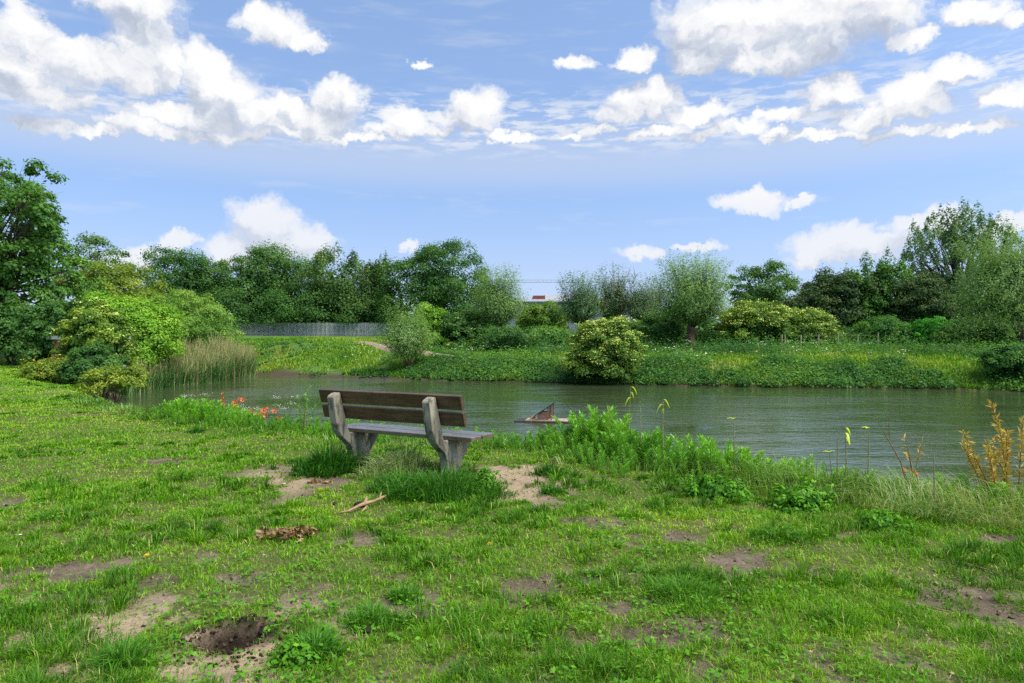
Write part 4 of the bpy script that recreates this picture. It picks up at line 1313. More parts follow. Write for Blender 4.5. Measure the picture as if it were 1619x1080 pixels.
N = 5200
fx = r.uniform(-12, 36, N)
fy = np.interp(fx, fp[:, 0], fp[:, 1]) + r.uniform(.3, 1, N) ** 1.2 * 11
ok = (~in_pond(fx, fy)) & (fbm(fx, fy, .4, 3, 336) > .60) & (r.uniform(0, 1, N) < .10)
fx, fy = fx[ok], fy[ok]
p = np.repeat(np.stack([fx, fy, terrain(fx, fy) + r.uniform(.35, .8, len(fx))], 1), 5, 0) + r.normal(size=(len(fx) * 5, 3)) * np.array([.06, .06, .02])
V, Fq = leaves(p, norm(np.array([0, -.4, 1]) + r.normal(size=p.shape) * .3), r.normal(size=p.shape), np.full(len(p), .055), np.full(len(p), .045))
M['bankwhite'] = leaf_mat('bank_blossom', (.35, .40, .25), (.5, .54, .4), (.7, .72, .62), trans=.2)
o = nmesh('bank_blossoms', V, Fq, M['bankwhite'], None, {'tint': np.repeat(r.uniform(0, 1, len(p)), 4)})
tag(o, 'white flower heads sprinkled over the far bank', 'wild flowers', kind='stuff')
# ---------------------------------------------------------------- the bench
def concrete_material():
    m, T = newmat('weathered_concrete')
    co = T.node('ShaderNodeTexCoord', out=3)
    n1 = T.noise(co, 5.0, 6, .65)
    n2 = T.noise(co, 60.0, 5, .7)
    n3 = T.noise(T.v('MULTIPLY', co, (1, 1, .35)), 14.0, 5, .65)
    col = T.ramp(n1, [(.3, (.20, .182, .13)), (.7, (.38, .35, .255))])
    col = T.mix(T.m('MULTIPLY', T.smooth(n3, .46, .62), .85), col, (.062, .062, .046, 1))
    col = T.mix(T.m('MULTIPLY', T.smooth(n2, .58, .78), .35), col, (.05, .05, .042, 1))
    col = T.mix(T.m('MULTIPLY', T.smooth(T.noise(co, 22.0, 3, .6), .62, .72), .5), col, (.46, .45, .36, 1))
    finish(T, pbr(T, col, .9, T.m('ADD', T.m('MULTIPLY', n2, .5), n3), .5, .006, .2))
    return m


def plank_material(name, c0, c1, c2, rough, wet=0.0):
    m, T = newmat(name)
    co = T.node('ShaderNodeTexCoord', out=3)
    st = T.v('MULTIPLY', co, (1.0, 14.0, 14.0))
    n1 = T.noise(st, 3.0, 8, .65, .6)
    n2 = T.noise(T.v('MULTIPLY', co, (2.2, 3, 3)), 1.6, 3, .6)
    col = T.ramp(T.m('ADD', T.m('MULTIPLY', n1, .55), T.m('MULTIPLY', n2, .45)), [(.33, c0), (.5, c1), (.68, c2)])
    knot = T.node('ShaderNodeTexVoronoi', {'Vector': T.v('MULTIPLY', co, (2.6, 7, 7)), 'Scale': 1.0}, out=0)
    col = T.mix(T.m('MULTIPLY', T.smooth(knot, .10, .03), .7), col, (c0[0] * .6, c0[1] * .6, c0[2] * .6, 1))
    sh = pbr(T, col, T.m('ADD', rough, T.m('MULTIPLY', T.m('SUBTRACT', n1, .5), .3)), n1, .5, .004, .45)
    sh.node.inputs['Coat Weight'].default_value = wet      # rain lying on the wood
    sh.node.inputs['Coat Roughness'].default_value = .16
    finish(T, sh)
    return m


M['concrete'] = concrete_material()
M['plank'] = plank_material('stained_plank', (.032, .017, .008), (.08, .045, .022), (.17, .10, .05), .45)
M['seatplank'] = plank_material('wet_seat_plank', (.07, .048, .03), (.135, .098, .066), (.25, .20, .145), .25, .9)
M['steel'] = rough_mat('zinc_bolt', (.16, .15, .13), (.34, .32, .29), 40)

bench = empty('park_bench', (-1.182, 6.765, 0), -.515, 'weathered wooden park bench on concrete legs facing the pond', 'bench')
PROF = [(.085, -.14), (.075, .08), (.055, .19), (.015, .265), (-.045, .312), (-.105, .36), (-.152, .42), (-.185, .50), (-.205, .60), (-.222, .70), (-.234, .765), (-.222, .785),
        (-.150, .815), (-.134, .808), (-.115, .75), (-.07, .60), (-.03, .475), (-.012, .42), (.004, .394), (.028, .383), (.06, .386), (.455, .386), (.468, .37), (.462, .335), (.435, .285),
        (.385, .225), (.335, .175), (.295, .12), (.270, .06), (.262, -.14)]
for u0 in (-.66, .53):
    MB().prism(PROF, u0, u0 + .09).build('concrete_leg', M['concrete'], bench, bevel=.008, seg=3)
TL = .29


def back_board(w0, w1, seed):
    th = .042
    prof = []
    for w_, o_ in ((w0, 0), (w0, th), (w1, th), (w1, 0)):
        v = -.012 - TL * (w_ - .425) + .002
        prof.append((v + o_, w_ + (o_ * TL)))
    prof = [prof[0], prof[3], prof[2], prof[1]]
    mb = MB().prism(prof, -.885, .885)
    return mb.build('backrest_board', M['plank'], bench, bevel=.005)


for w0, w1 in ((.695, .829), (.538, .668)):
    bo = back_board(w0, w1, 1)
    for u_ in (-.615, .575):
        wm = (w0 + w1) / 2
        v = -.012 - TL * (wm - .425) + .044
        MB().tube([(u_, v, wm + .01), (u_, v + .008, wm + .012)], .011, 10).build('bolt_head', M['steel'], bo)
for v0, v1 in ((.064, .246), (.268, .478)):
    sb = MB().box((-.885, v0, .388), (.885, v1, .427)).build('seat_board', M['seatplank'], bench, bevel=.005)
    for u_ in (-.615, .575):
        MB().tube([(u_, (v0 + v1) / 2, .424), (u_, (v0 + v1) / 2, .4305)], .011, 10).build('bolt_head', M['steel'], sb)

# ---------------------------------------------------------------- floating duck house
M['oldwood'] = plank_material('old_wood', (.10, .055, .032), (.20, .115, .07), (.33, .22, .14), .75)
M['palewood'] = plank_material('pale_wood', (.20, .14, .09), (.36, .27, .19), (.5, .4, .3), .7)
M['felt'] = rough_mat('roof_felt', (.025, .022, .02), (.07, .06, .055), 20)
D = 18.6
raft = empty('duck_house', (PX(857, D), D, WATER), R(-12), 'small wooden duck house with sloping roof floating on the pond', 'duck house')
MB().box((-.72, -.32, -.03), (.80, .32, .035)).build('hull', M['felt'], raft, bevel=.01)
for i in range(9):
    mb = MB().box((-.42 + i * .128, -.30, .038), (-.42 + i * .128 + .118, .30, .062))
    if i == 0:
        dk = mb
    else:
        dk.add(mb.v, mb.f)
dk.build('deck', M['palewood'], raft)
w_ = MB()
for i in range(5):
    w_.box((-.12 + .018 * i, -.19, .066 + i * .042), (.17, -.168, .066 + i * .042 + .039))
w_.build('wall', M['oldwood'], raft)
w_ = MB()
for i in range(5):
    w_.box((-.12 + .018 * i, .17, .066 + i * .042), (.17, .192, .066 + i * .042 + .039))
w_.build('wall', M['oldwood'], raft)
for yb in (-.195, .165):
    for x0, zt in ((.175, .40), (.265, .455)):
        MB().box((x0, yb, .064), (x0 + .036, yb + .032, zt)).build('post', M['oldwood'], raft)
rp = [Vector((-.19, 0, .14)), Vector((.37, 0, .525))]
mb = MB()
dr = (rp[1] - rp[0]).normalized()
up = Vector((-dr.z, 0, dr.x))
pts = []
for y_ in (-.22, .22):
    for a_, b_ in ((0, 0), (1, 0), (1, 1), (0, 1)):
        q = rp[a_] + up * (.022 * b_)
        pts.append((q.x, y_, q.z))
mb.add(pts, [(0, 1, 2, 3), (7, 6, 5, 4), (0, 4, 5, 1), (1, 5, 6, 2), (2, 6, 7, 3), (3, 7, 4, 0)])
mb.build('roof', M['felt'], raft)
for a_, b_ in (((-.30, -.24, .06), (-.17, -.10, .20)), ((-.22, -.26, .07), (-.08, -.2, .09)), ((-.33, .05, .07), (-.14, -.2, .12))):
    MB().tube([a_, b_], .022, 6).build('driftwood', M['oldwood'], raft)

# ---------------------------------------------------------------- palisade fence and lamp posts beyond the embankment
M['galv'] = rough_mat('galvanised_steel', (.40, .42, .40), (.54, .55, .53), 3, rough=.6)
d0, d1 = 100.0, 96.5
xa, xb = PX(338, d0), PX(640, d1)
L_ = math.hypot(xb - xa, d1 - d0)
ang = math.atan2(d1 - d0, xb - xa)
fz = gz_at((xa + xb) / 2, (d0 + d1) / 2)
fence = empty('palisade_fence', (xa, d0, fz), ang, 'grey galvanised palisade fence along the top of the embankment', 'fence')
nb_ = 10
bay = L_ / nb_
rr_ = np.random.default_rng(5)


def fence_z(s):
    return gz_at(xa + s * math.cos(ang), d0 + s * math.sin(ang)) - fz


for b_ in range(nb_ + 1):
    z_ = fence_z(b_ * bay)
    MB().box((b_ * bay - .06, .06, z_ - .3), (b_ * bay + .06, .16, z_ + 1.86)).build('post', M['galv'], fence)
for b_ in range(nb_):
    mb = MB()
    za, zb = fence_z(b_ * bay), fence_z((b_ + 1) * bay)
    npale = 15
    for i in range(npale):
        s = (b_ + (i + .5) / npale) * bay
        z_ = za + (zb - za) * (i + .5) / npale
        w_ = .052
        ht = 1.92 + rr_.normal() * .012
        x0, x1 = s - w_, s + w_
        V = [(x0, 0, z_ - .05), (s, -.03, z_ - .05), (x1, 0, z_ - .05), (x0, 0, z_ + ht - .1), (s, -.03, z_ + ht), (x1, 0, z_ + ht - .1), (s, .012, z_ - .05), (s, .012, z_ + ht - .02)]
        mb.add(V, [(0, 1, 4, 3), (1, 2, 5, 4), (2, 6, 7, 5), (6, 0, 3, 7), (3, 4, 7), (4, 5, 7)])
    mb.build('pale_panel', M['galv'], fence)
    for zz in (.35, 1.55):
        MB().add([(b_ * bay + .062, .02, za + zz), ((b_ + 1) * bay - .062, .02, zb + zz), ((b_ + 1) * bay - .062, .06, zb + zz), (b_ * bay + .062, .06, za + zz),
                  (b_ * bay + .062, .02, za + zz + .06), ((b_ + 1) * bay - .062, .02, zb + zz + .06), ((b_ + 1) * bay - .062, .06, zb + zz + .06), (b_ * bay + .062, .06, za + zz + .06)],
                 [(0, 3, 2, 1), (4, 5, 6, 7), (0, 1, 5, 4), (1, 2, 6, 5), (2, 3, 7, 6), (3, 0, 4, 7)]).build('rail', M['galv'], fence)
M['lampgrey'] = rough_mat('lamp_grey', (.38, .40, .41), (.5, .52, .53), 5, rough=.5)
for px, d, top, lab in ((366, 95, 496, 'slim grey lamp post at the left end of the palisade fence'), (502, 100.5, 492, 'slim grey lamp post behind the middle of the palisade fence')):
    x = PX(px, d)
    z0 = gz_at(x, d)
    hh = PZ(top, d) - z0
    o = empty('lamp_post', (x, d, z0), 0, lab, 'lamp post', 'lamp posts by the palisade fence')
    MB().tube([(0, 0, -.2), (0, 0, hh - .1)], [.06, .04], 8).build('pole', M['lampgrey'], o)
    MB().tube([(-.03, 0, hh - .1), (-.14, 0, hh), (-.42, 0, hh + .02)], [.06, .10, .07], 8).build('lamp_head', M['lampgrey'], o)

# ---------------------------------------------------------------- sheds and the crane behind the trees
def sheet_metal(name, c, freq):
    m, T = newmat(name)
    co = T.node('ShaderNodeTexCoord', out=3)
    w_ = T.node('ShaderNodeTexWave', {'Vector': co, 'Scale': freq, 'Distortion': 0.0}, out=1, wave_type='BANDS', bands_direction='X')
    nz = T.noise(T.v('MULTIPLY', co, (1, 1, .2)), 1.2, 4, .6)
    col = T.ramp(nz, [(.3, tuple(v * .8 for v in c)), (.7, c)])
    finish(T, pbr(T, col, .5, w_, .8, .05, .4))
    return m


M['shed'] = sheet_metal('shed_sheeting', (.20, .24, .27), 2.2)
M['roofsheet'] = rough_mat('pale_roof_sheet', (.24, .26, .28), (.34, .35, .37), 2, rough=.6)
M['redsheet'] = rough_mat('red_sheet', (.22, .06, .045), (.32, .10, .075), 2, rough=.6)
M['whitewall'] = rough_mat('white_render', (.28, .29, .31), (.4, .4, .41), 2)
D = 86.0
x0, x1 = PX(800, D), PX(1010, D)
z0 = gz_at((x0 + x1) / 2, D)
hh = PZ(478, D) - z0
shed = empty('metal_shed', ((x0 + x1) / 2, D, z0), 0, 'grey corrugated metal shed behind the light green elder', 'shed')
hw_ = (x1 - x0) / 2
MB().box((-hw_, 0, -.5), (hw_, 12, hh)).build('wall', M['shed'], shed)
rf = MB()
rf.prism([(-.25, hh + .01), (12.25, hh + .01), (12.25, hh + .12), (6, hh + .75), (-.25, hh + .16)], -hw_ - .2, hw_ + .2).build('roof', M['roofsheet'], shed)
D = 118.0
xh = PX(862, D)
z0 = gz_at(xh, D)
hh = PZ(477, D) - z0
hs = empty('warehouse', (xh, D, z0), 0, 'distant white warehouse with a red roof over the metal shed', 'building')
MB().box((-3.2, 0, -.5), (6, 9, hh)).build('wall', M['whitewall'], hs)
MB().prism([(-.1, hh + .02), (9.1, hh + .02), (9.1, hh + .9), (-.1, hh + 1.05)], -2.1, -.02).build('red_gable', M['redsheet'], hs)
MB().prism([(-.2, hh + .02), (9.2, hh + .02), (4.5, hh + 1.6)], .02, 6.2).build('roof', M['roofsheet'], hs)
D = 420.0
M['crane'] = rough_mat('crane_steel', (.30, .33, .38), (.42, .45, .5), 1)
xj0, xj1, zj = PX(770, D), PX(990, D), PZ(446.5, D)
xm = PX(975, D)
cr = empty('tower_crane', (xm, D, 0), 0, 'distant lattice tower crane jib above the metal shed', 'crane')
jib = MB()
n_ = 34
a0, a1 = xj0 - xm, xj1 - xm
for zt_, y_ in ((zj, -.6), (zj, .6), (zj + 1.5, 0)):
    jib.tube([(a0, y_, zt_), (a1, y_, zt_)], .13, 4)
for i in range(n_):
    xx0, xx1 = a0 + (a1 - a0) * i / n_, a0 + (a1 - a0) * (i + 1) / n_
    xm_ = (xx0 + xx1) / 2
    for y_ in (-.6, .6):
        jib.tube([(xx0, y_, zj), (xm_, 0, zj + 1.5)], .07, 4)
        jib.tube([(xm_, 0, zj + 1.5), (xx1, y_, zj)], .07, 4)
jib.build('jib', M['crane'], cr)
mast = MB()
for sx__ in (-.8, .8):
    for sy__ in (-.8, .8):
        mast.tube([(sx__, sy__, 0), (sx__, sy__, zj - .2)], .15, 4)
nn_ = int(zj / 1.8)
for i in range(nn_):
    z_a, z_b = i * 1.8, (i + 1) * 1.8
    for s_ in (-.8, .8):
        mast.tube([(-.8, s_, z_a), (.8, s_, z_b)], .07, 4)
        mast.tube([(s_, -.8, z_a), (s_, .8, z_b)], .07, 4)
mast.build('mast', M['crane'], cr)
# low brick outbuilding among the left bushes
M['brick'] = rough_mat('orange_brick', (.30, .12, .06), (.45, .20, .11), 12)
D = 27.0
xo = PX(113, D)
z0 = gz_at(xo, D)
ob = empty('brick_outbuilding', (xo, D, z0), R(-12), 'low orange brick outbuilding with pale roof glimpsed through the left bushes', 'outbuilding')
MB().box((-.95, 0, -.2), (.55, 2, PZ(537, D) - z0)).build('wall', M['brick'], ob)
MB().box((-1.05, -.15, PZ(537, D) - z0 + .01), (.9, 2.1, PZ(531, D) - z0)).build('roof', M['whitewall'], ob)
MB().box((.56, .05, -.2), (.85, 1.9, PZ(537, D) - z0)).build('white_wall', M['whitewall'], ob)

# ---------------------------------------------------------------- stake fence on the right of the far bank
M['stake'] = rough_mat('pale_stake', (.24, .19, .13), (.42, .35, .26), 12)
D = 44.0
sf = empty('stake_fence', (PX(1240, D), D, gz_at(PX(1240, D), D)), 0, 'low wire fence on pale wooden stakes among the brambles', 'fence')
xs_ = [PX(p_, D) - PX(1240, D) for p_ in (1236, 1241, 1266, 1294, 1325, 1356, 1388)]
tops = []
for x_ in xs_:
    z_ = gz_at(x_ + PX(1240, D), D) - sf.location.z
    MB().tube([(x_, 0, z_ - .3), (x_ + .01, 0, z_ + .95)], [.055, .05], 7).build('stake', M['stake'], sf)
    tops.append((x_, 0, z_))
for hz_ in (.45, .85):
    MB().tube([(a_, .06, c_ + hz_) for a_, b_, c_ in tops], .008, 4).build('wire', M['steel'], sf)

# ---------------------------------------------------------------- flowers and stalks at the near edge
M['poppy'] = leaf_mat('poppy_petal', (.58, .12, .035), (.74, .20, .06), (.80, .30, .11), trans=.3, gloss=.02, patch=30)
M['poppyheart'] = rough_mat('poppy_heart', (.03, .02, .02), (.10, .08, .03), 30)
M['dandelion'] = leaf_mat('dandelion_petal', (.6, .42, .02), (.75, .55, .03), (.8, .65, .06), trans=.2, gloss=.02)


def shore_y(x):
    p_ = np.array(NEAR)[::-1]
    return float(np.interp(x, p_[:, 0], p_[:, 1]))


def poppy(px, py, d, label, group, seed, size=.055):
    r = np.random.default_rng(seed)
    x, zt = PX(px, d), PZ(py, d)
    z0 = max(gz_at(x, d), WATER)
    o = empty('poppy', (x, d, z0), r.uniform(0, 6), label, 'poppy', group)
    h_ = zt - z0
    bx_, by_ = r.normal(size=2) * .03
    MB().tube([(0 - bx_, -by_, -.03), (bx_ * .6, by_ * .6, h_ * .55), (0, 0, h_ - size * .3)], [.004, .0035, .003], 5).build('stem', M['stem'], o)
    V, Fq = [], []
    for k in range(5):
        a = k * 2 * math.pi / 5 + r.uniform(-.2, .2)
        rows_ = []
        for i, (rad_, hz_) in enumerate(((.08, -.3), (.6, -.12), (1.0, .35))):
            for j in (-1, 0, 1):
                aa = a + j * (.5 if i else .25)
                rr = size * rad_ * (1.0 if j == 0 else .93)
                rows_.append((rr * math.cos(aa), rr * math.sin(aa), h_ + size * (hz_ + r.uniform(-.08, .12))))
        b0 = len(V)
        V += rows_
        for i in range(2):
            for j in range(2):
                Fq.append((b0 + i * 3 + j, b0 + i * 3 + j + 1, b0 + i * 3 + j + 4, b0 + i * 3 + j + 3))
    V = np.array(V)
    ta, tz = r.uniform(.7, 1.25), r.normal() * .7 - o.rotation_euler.z           # heads nod towards the light and the lawn
    hd_ = np.array([0, 0, h_])
    q_ = V - hd_
    q_ = np.stack([q_[:, 0], q_[:, 1] * math.cos(ta) - q_[:, 2] * math.sin(ta), q_[:, 1] * math.sin(ta) + q_[:, 2] * math.cos(ta)], 1)
    V = np.stack([q_[:, 0] * math.cos(tz) - q_[:, 1] * math.sin(tz), q_[:, 0] * math.sin(tz) + q_[:, 1] * math.cos(tz), q_[:, 2]], 1) + hd_
    nmesh('petals', V, np.array(Fq), M['poppy'], o, {'tint': r.uniform(.1, .9, len(V))}, smooth=True)
    MB().tube([(0, 0, h_ - size * .3), (0, 0, h_ + size * .05)], [size * .12, size * .2], 7).build('heart', M['poppyheart'], o)
    return o


PL = [(352, 631), (353, 640), (377, 632), (384, 632), (371, 637), (372, 642), (399, 650), (417, 649), (423, 647), (434, 650), (407, 656), (413, 657), (421, 657), (441, 662)]
for i, (px, py) in enumerate(PL):
    far_ = py < 645
    dbl = 'orange poppy in the far cluster at the water edge left of the bench' if far_ else 'orange poppy in the near cluster among weeds left of the bench'
    poppy(px, py, 12.6 - (px - 350) * .017 + (i % 3) * .12, dbl, 'poppies left of the bench, far cluster' if far_ else 'poppies left of the bench, near cluster', 400 + i, .05)
poppy(1430, 744, 5.75, 'single orange poppy in the long grass right of the bent dry twig', None, 430, .022)
poppy(1449, 750, 5.65, 'single orange poppy nearest the orange leaved willow shrub', None, 431, .025)
poppy(352, 622, 13.2, 'fading orange poppy head rising highest above the pond edge', None, 433, .035)

for i, (px, py, lab) in enumerate(((303, 679, 'yellow dandelion in the lawn left of the poppies'), (774, 877, 'yellow dandelion in the lawn below the sandy patch'), (232, 893, 'yellow dandelion beside the left bare patch'))):
    d = EYE * F_PX / (py - 540)
    x = PX(px, d)
    z0 = gz_at(x, d)
    o = empty('dandelion', (x, d, z0), 0, lab, 'dandelion')
    MB().tube([(0, 0, -.01), (.004, 0, .055)], .0022, 5).build('stem', M['stem'], o)
    r = np.random.default_rng(440 + i)
    dd = norm(np.stack([r.normal(size=40), r.normal(size=40), np.abs(r.normal(size=40)) + .3], 1))
    V, Fq = leaves(np.array([0, 0, .058]) + dd * .009, norm(np.cross(dd, r.normal(size=(40, 3)))), dd, np.full(40, .018), np.full(40, .006))
    nmesh('petals', V, Fq, M['dandelion'], o, {'tint': np.repeat(r.uniform(0, 1, 40), 4)})

M['flagleaf'] = leaf_mat('flag_leaf', (.20, .34, .02), (.34, .46, .03), (.5, .55, .05), trans=.45, gloss=.03)
M['stalk'] = rough_mat('reed_stalk', (.15, .16, .05), (.32, .30, .13), 20)
STALKS = [(1000, 612, 690, 7.6, 1, 'tall reed stalk with a green flag leaf left of the two plain ones'), (1011, 634, 690, 7.5, 0, 'short plain reed stalk beside the flag leafed one'),
          (1049, 632, 700, 7.2, 1, 'reed stalk with a drooping yellow green leaf near its top'), (961, 640, 690, 7.9, 0, 'thin dark reed stalk rising from the tallest weeds'),
          (1158, 662, 725, 6.7, 2, 'reed stalk topped by a flat yellow leaf'), (1323, 690, 740, 6.1, 0, 'short dark reed stalk left of the drooping yellow leaf'),
          (1332, 676, 742, 6.0, 1, 'reed stalk with a large drooping yellow leaf'), (1371, 676, 748, 5.9, 2, 'straight reed stalk with a hooked pale leaf'),
          (1307, 714, 738, 6.1, 2, 'low reed shoot with a bright yellow tip'), (841, 618, 700, 8.6, 0, 'hair thin reed stalk in front of the duck house'),
          (1478, 718, 780, 5.4, 0, 'stout green stalk left of the orange willow shrub')]
for i, (px, pt, pb, d, leafy, lab) in enumerate(STALKS):
    r = np.random.default_rng(450 + i)
    x = PX(px, d)
    z0 = gz_at(x, d)
    zt = PZ(pt, d) - z0
    o = empty('reed_stalk', (x, d, z0), 0, lab, 'reed stalk')
    lx, ly = r.normal(size=2) * .018
    rad_ = .0026 if px == 841 else .0062
    MB().tube([(0, 0, -.1), (lx, ly, zt * .5), (lx * .4, ly, zt)], [rad_ * 1.3, rad_, rad_ * .45], 6).build('stem', M['stalk'], o)
    if leafy:
        V, Fq = [], []
        for k in range(2 + (leafy == 1)):
            a = r.uniform(0, 6.28) if k else (0.3 if leafy == 1 else 2.9)
            hb = zt * (1 - .07 * k) if leafy == 1 else zt
            Lf = r.uniform(.07, .11)
            b0 = len(V)
            for s in np.linspace(0, 1, 5):
                wv_ = .011 * math.sin(math.pi * (.15 + .85 * s)) + .001
                rad2 = Lf * s * .75
                hz_ = hb + Lf * (.35 * s - (1.25 if leafy == 1 else .35) * s * s)
                cx3, cy3 = lx * .4 + rad2 * math.cos(a), ly + rad2 * math.sin(a)
                V += [(cx3 - math.sin(a) * wv_, cy3 + math.cos(a) * wv_, hz_), (cx3 + math.sin(a) * wv_, cy3 - math.cos(a) * wv_, hz_ + .004)]
            for s in range(4):
                Fq.append((b0 + 2 * s, b0 + 2 * s + 1, b0 + 2 * s + 3, b0 + 2 * s + 2))
        nmesh('flag_leaf', np.array(V), np.array(Fq), M['flagleaf'], o, {'tint': r.uniform(.3, .9, len(V))}, smooth=True)

# dry bent twig left of the orange shrub
d = 5.7
x = PX(1430, d)
z0 = gz_at(x, d)
o = empty('dry_twig', (x, d, z0), 0, 'bare brown forked twig leaning out of the long grass over the water', 'twig')
B_ = lambda px, py: (PX(px, d) - x, 0.0, PZ(py, d) - z0)
MB().tube([B_(1440, 790), B_(1424, 730), B_(1404, 695), B_(1384, 660)], [.006, .0055, .004, .002], 6).build('stem', M['stem_dry'], o)
MB().tube([B_(1407, 698), B_(1405, 665), B_(1417, 622)], [.004, .003, .0015], 5).build('branch', M['stem_dry'], o)

# orange leaved willow shrub at the right edge
M['orange'] = leaf_mat('leaf_orange', (.40, .20, .03), (.55, .38, .05), (.58, .54, .10), trans=.3, gloss=.04, patch=6)


def willow_shrub(label, px, d, stems, seed, nl, mat='orange', base_py=None):
    r = np.random.default_rng(seed)
    x = PX(px, d)
    z0 = gz_at(x, d)
    o = empty('willow_shrub', (x, d, z0), 0, label, 'shrub')
    mb = MB()
    P2, A2 = [], []
    for (tx, ty, dy) in stems:
        e = np.array([PX(tx, d) - x, dy, PZ(ty, d) - z0])
        b0 = np.array([r.normal() * .05, r.normal() * .05, -.08])
        p, rd = limb(r, b0, e, .008, .0018, .10, 12)
        mb.tube(p, rd, 5)
        for s in range(nl):
            f = r.uniform(.30, 1.0)
            i = min(int(f * 11), 10)
            q = p[i] + (p[i + 1] - p[i]) * (f * 11 - i if f < 1 else 1)
            tn = norm(p[i + 1] - p[i])
            P2.append(q)
            A2.append(norm(tn * .75 + r.normal(size=3) * .65))
    mb.build('stem', M['stem_dry'], o, smooth=True)
    P2, A2 = np.array(P2), np.array(A2)
    Lf = r.uniform(.03, .07, len(P2))
    V, Fq = leaves(P2 + A2 * Lf[:, None] * .5, norm(np.cross(A2, r.normal(size=A2.shape))), A2, Lf, Lf * .2, .1)
    nmesh('foliage', V, Fq, M[mat], o, {'tint': np.repeat(r.uniform(0, 1, len(P2)), 4)})
    return o


willow_shrub('willow shrub with orange and yellow narrow leaves at the right pond edge', 1600, 5.6,
             [(1523, 682, 0), (1535, 700, .1), (1548, 695, -.1), (1560, 705, 0), (1574, 638, .05), (1578, 680, -.1), (1585, 700, .1), (1596, 690, 0), (1606, 700, .15), (1618, 660, 0), (1630, 690, .1), (1650, 670, 0), (1545, 720, .1), (1610, 715, -.15), (1570, 715, 0), (1680, 690, 0)], 460, 120)
willow_shrub('small reddish willow shoot between the long grass and orange shrub', 1436, 5.9, [(1429, 690, 0), (1464, 698, .05), (1436, 715, 0)], 461, 22)
willow_shrub('slender green leafy weed standing left of the bench above the pond', 482, 10.4, [(472, 625, 0), (482, 615, .1), (490, 610, 0), (495, 622, -.1), (468, 640, .1), (500, 640, 0)], 462, 60, 'weed')

# white umbels by the poppies
M['white'] = leaf_mat('white_umbel', (.5, .55, .42), (.68, .7, .6), (.8, .8, .74), trans=.2, gloss=.02)
for i, (px, py, d, lab) in enumerate(((290, 625, 13.6, 'white flowering umbel rising from the bright weeds at the left'), (412, 636, 11.9, 'white flowering umbel above the near poppies'), (384, 641, 12.4, 'white flowering umbel beside the far poppies'),
                                      (445, 630, 11.6, 'leafy umbel left of the slender green weed'))):
    r = np.random.default_rng(470 + i)
    x = PX(px, d)
    z0 = gz_at(x, d)
    zt = PZ(py, d) - z0
    o = empty('cow_parsley', (x, d, z0), 0, lab, 'wild flower')
    st, P2 = MB(), []
    for k in range(5):
        e = np.array([r.normal() * .16, r.normal() * .1, zt * r.uniform(.75, 1.05)])
        p, rd = limb(r, (0, 0, -.05), e, .004, .002, .1)
        st.tube(p, rd, 4)
        P2.append(e + r.normal(size=(26, 3)) * np.array([.05, .05, .012]))
    st.build('stem', M['stem'], o)
    P2 = np.concatenate(P2)
    V, Fq = leaves(P2, norm(np.array([0, -.2, 1]) + r.normal(size=P2.shape) * .3), r.normal(size=P2.shape), np.full(len(P2), .014), np.full(len(P2), .012))
    nmesh('blossoms', V, Fq, M['white'], o, {'tint': np.repeat(r.uniform(0, 1, len(P2)), 4)})

# ---------------------------------------------------------------- things lying on the lawn
M['palestick'] = rough_mat('peeled_stick', (.20, .12, .06), (.42, .28, .16), 18, (1, 1, 1))
d = 5.35
x = PX(573, d)
z0 = gz_at(x, d)
o = empty('fallen_branch', (x, d, z0), 0, 'pale brown broken branch lying on the grass in front of the bench', 'branch')


def G3(px, py, h_=.02):
    dd_ = EYE * F_PX / (py - 540)
    X_ = PX(px, dd_)
    return (X_ - x, dd_ - d, gz_at(X_, dd_) - z0 + h_)


MB().tube([G3(536, 819, .022), G3(552, 816, .028), G3(566, 809, .04), G3(577, 805, .045), G3(590, 803, .05), G3(602, 799, .06), G3(610, 796, .06)], [.006, .010, .011, .016, .012, .011, .010], 8).build('stem', M['palestick'], o, smooth=True)
MB().tube([G3(576, 806, .04), G3(580, 802, .085)], [.014, .010], 6).build('stub', M['palestick'], o, smooth=True)
MB().tube([G3(600, 800, .05), G3(603, 797, .10)], [.009, .006], 6).build('stub', M['palestick'], o, smooth=True)
MB().tube([G3(580, 808, .03), G3(572, 813, .01)], [.010, .006], 6).build('stub', M['palestick'], o, smooth=True)

M['deadleaf'] = leaf_mat('dead_leaf', (.09, .045, .018), (.24, .14, .06), (.46, .34, .18), trans=.1, gloss=.02, patch=9)


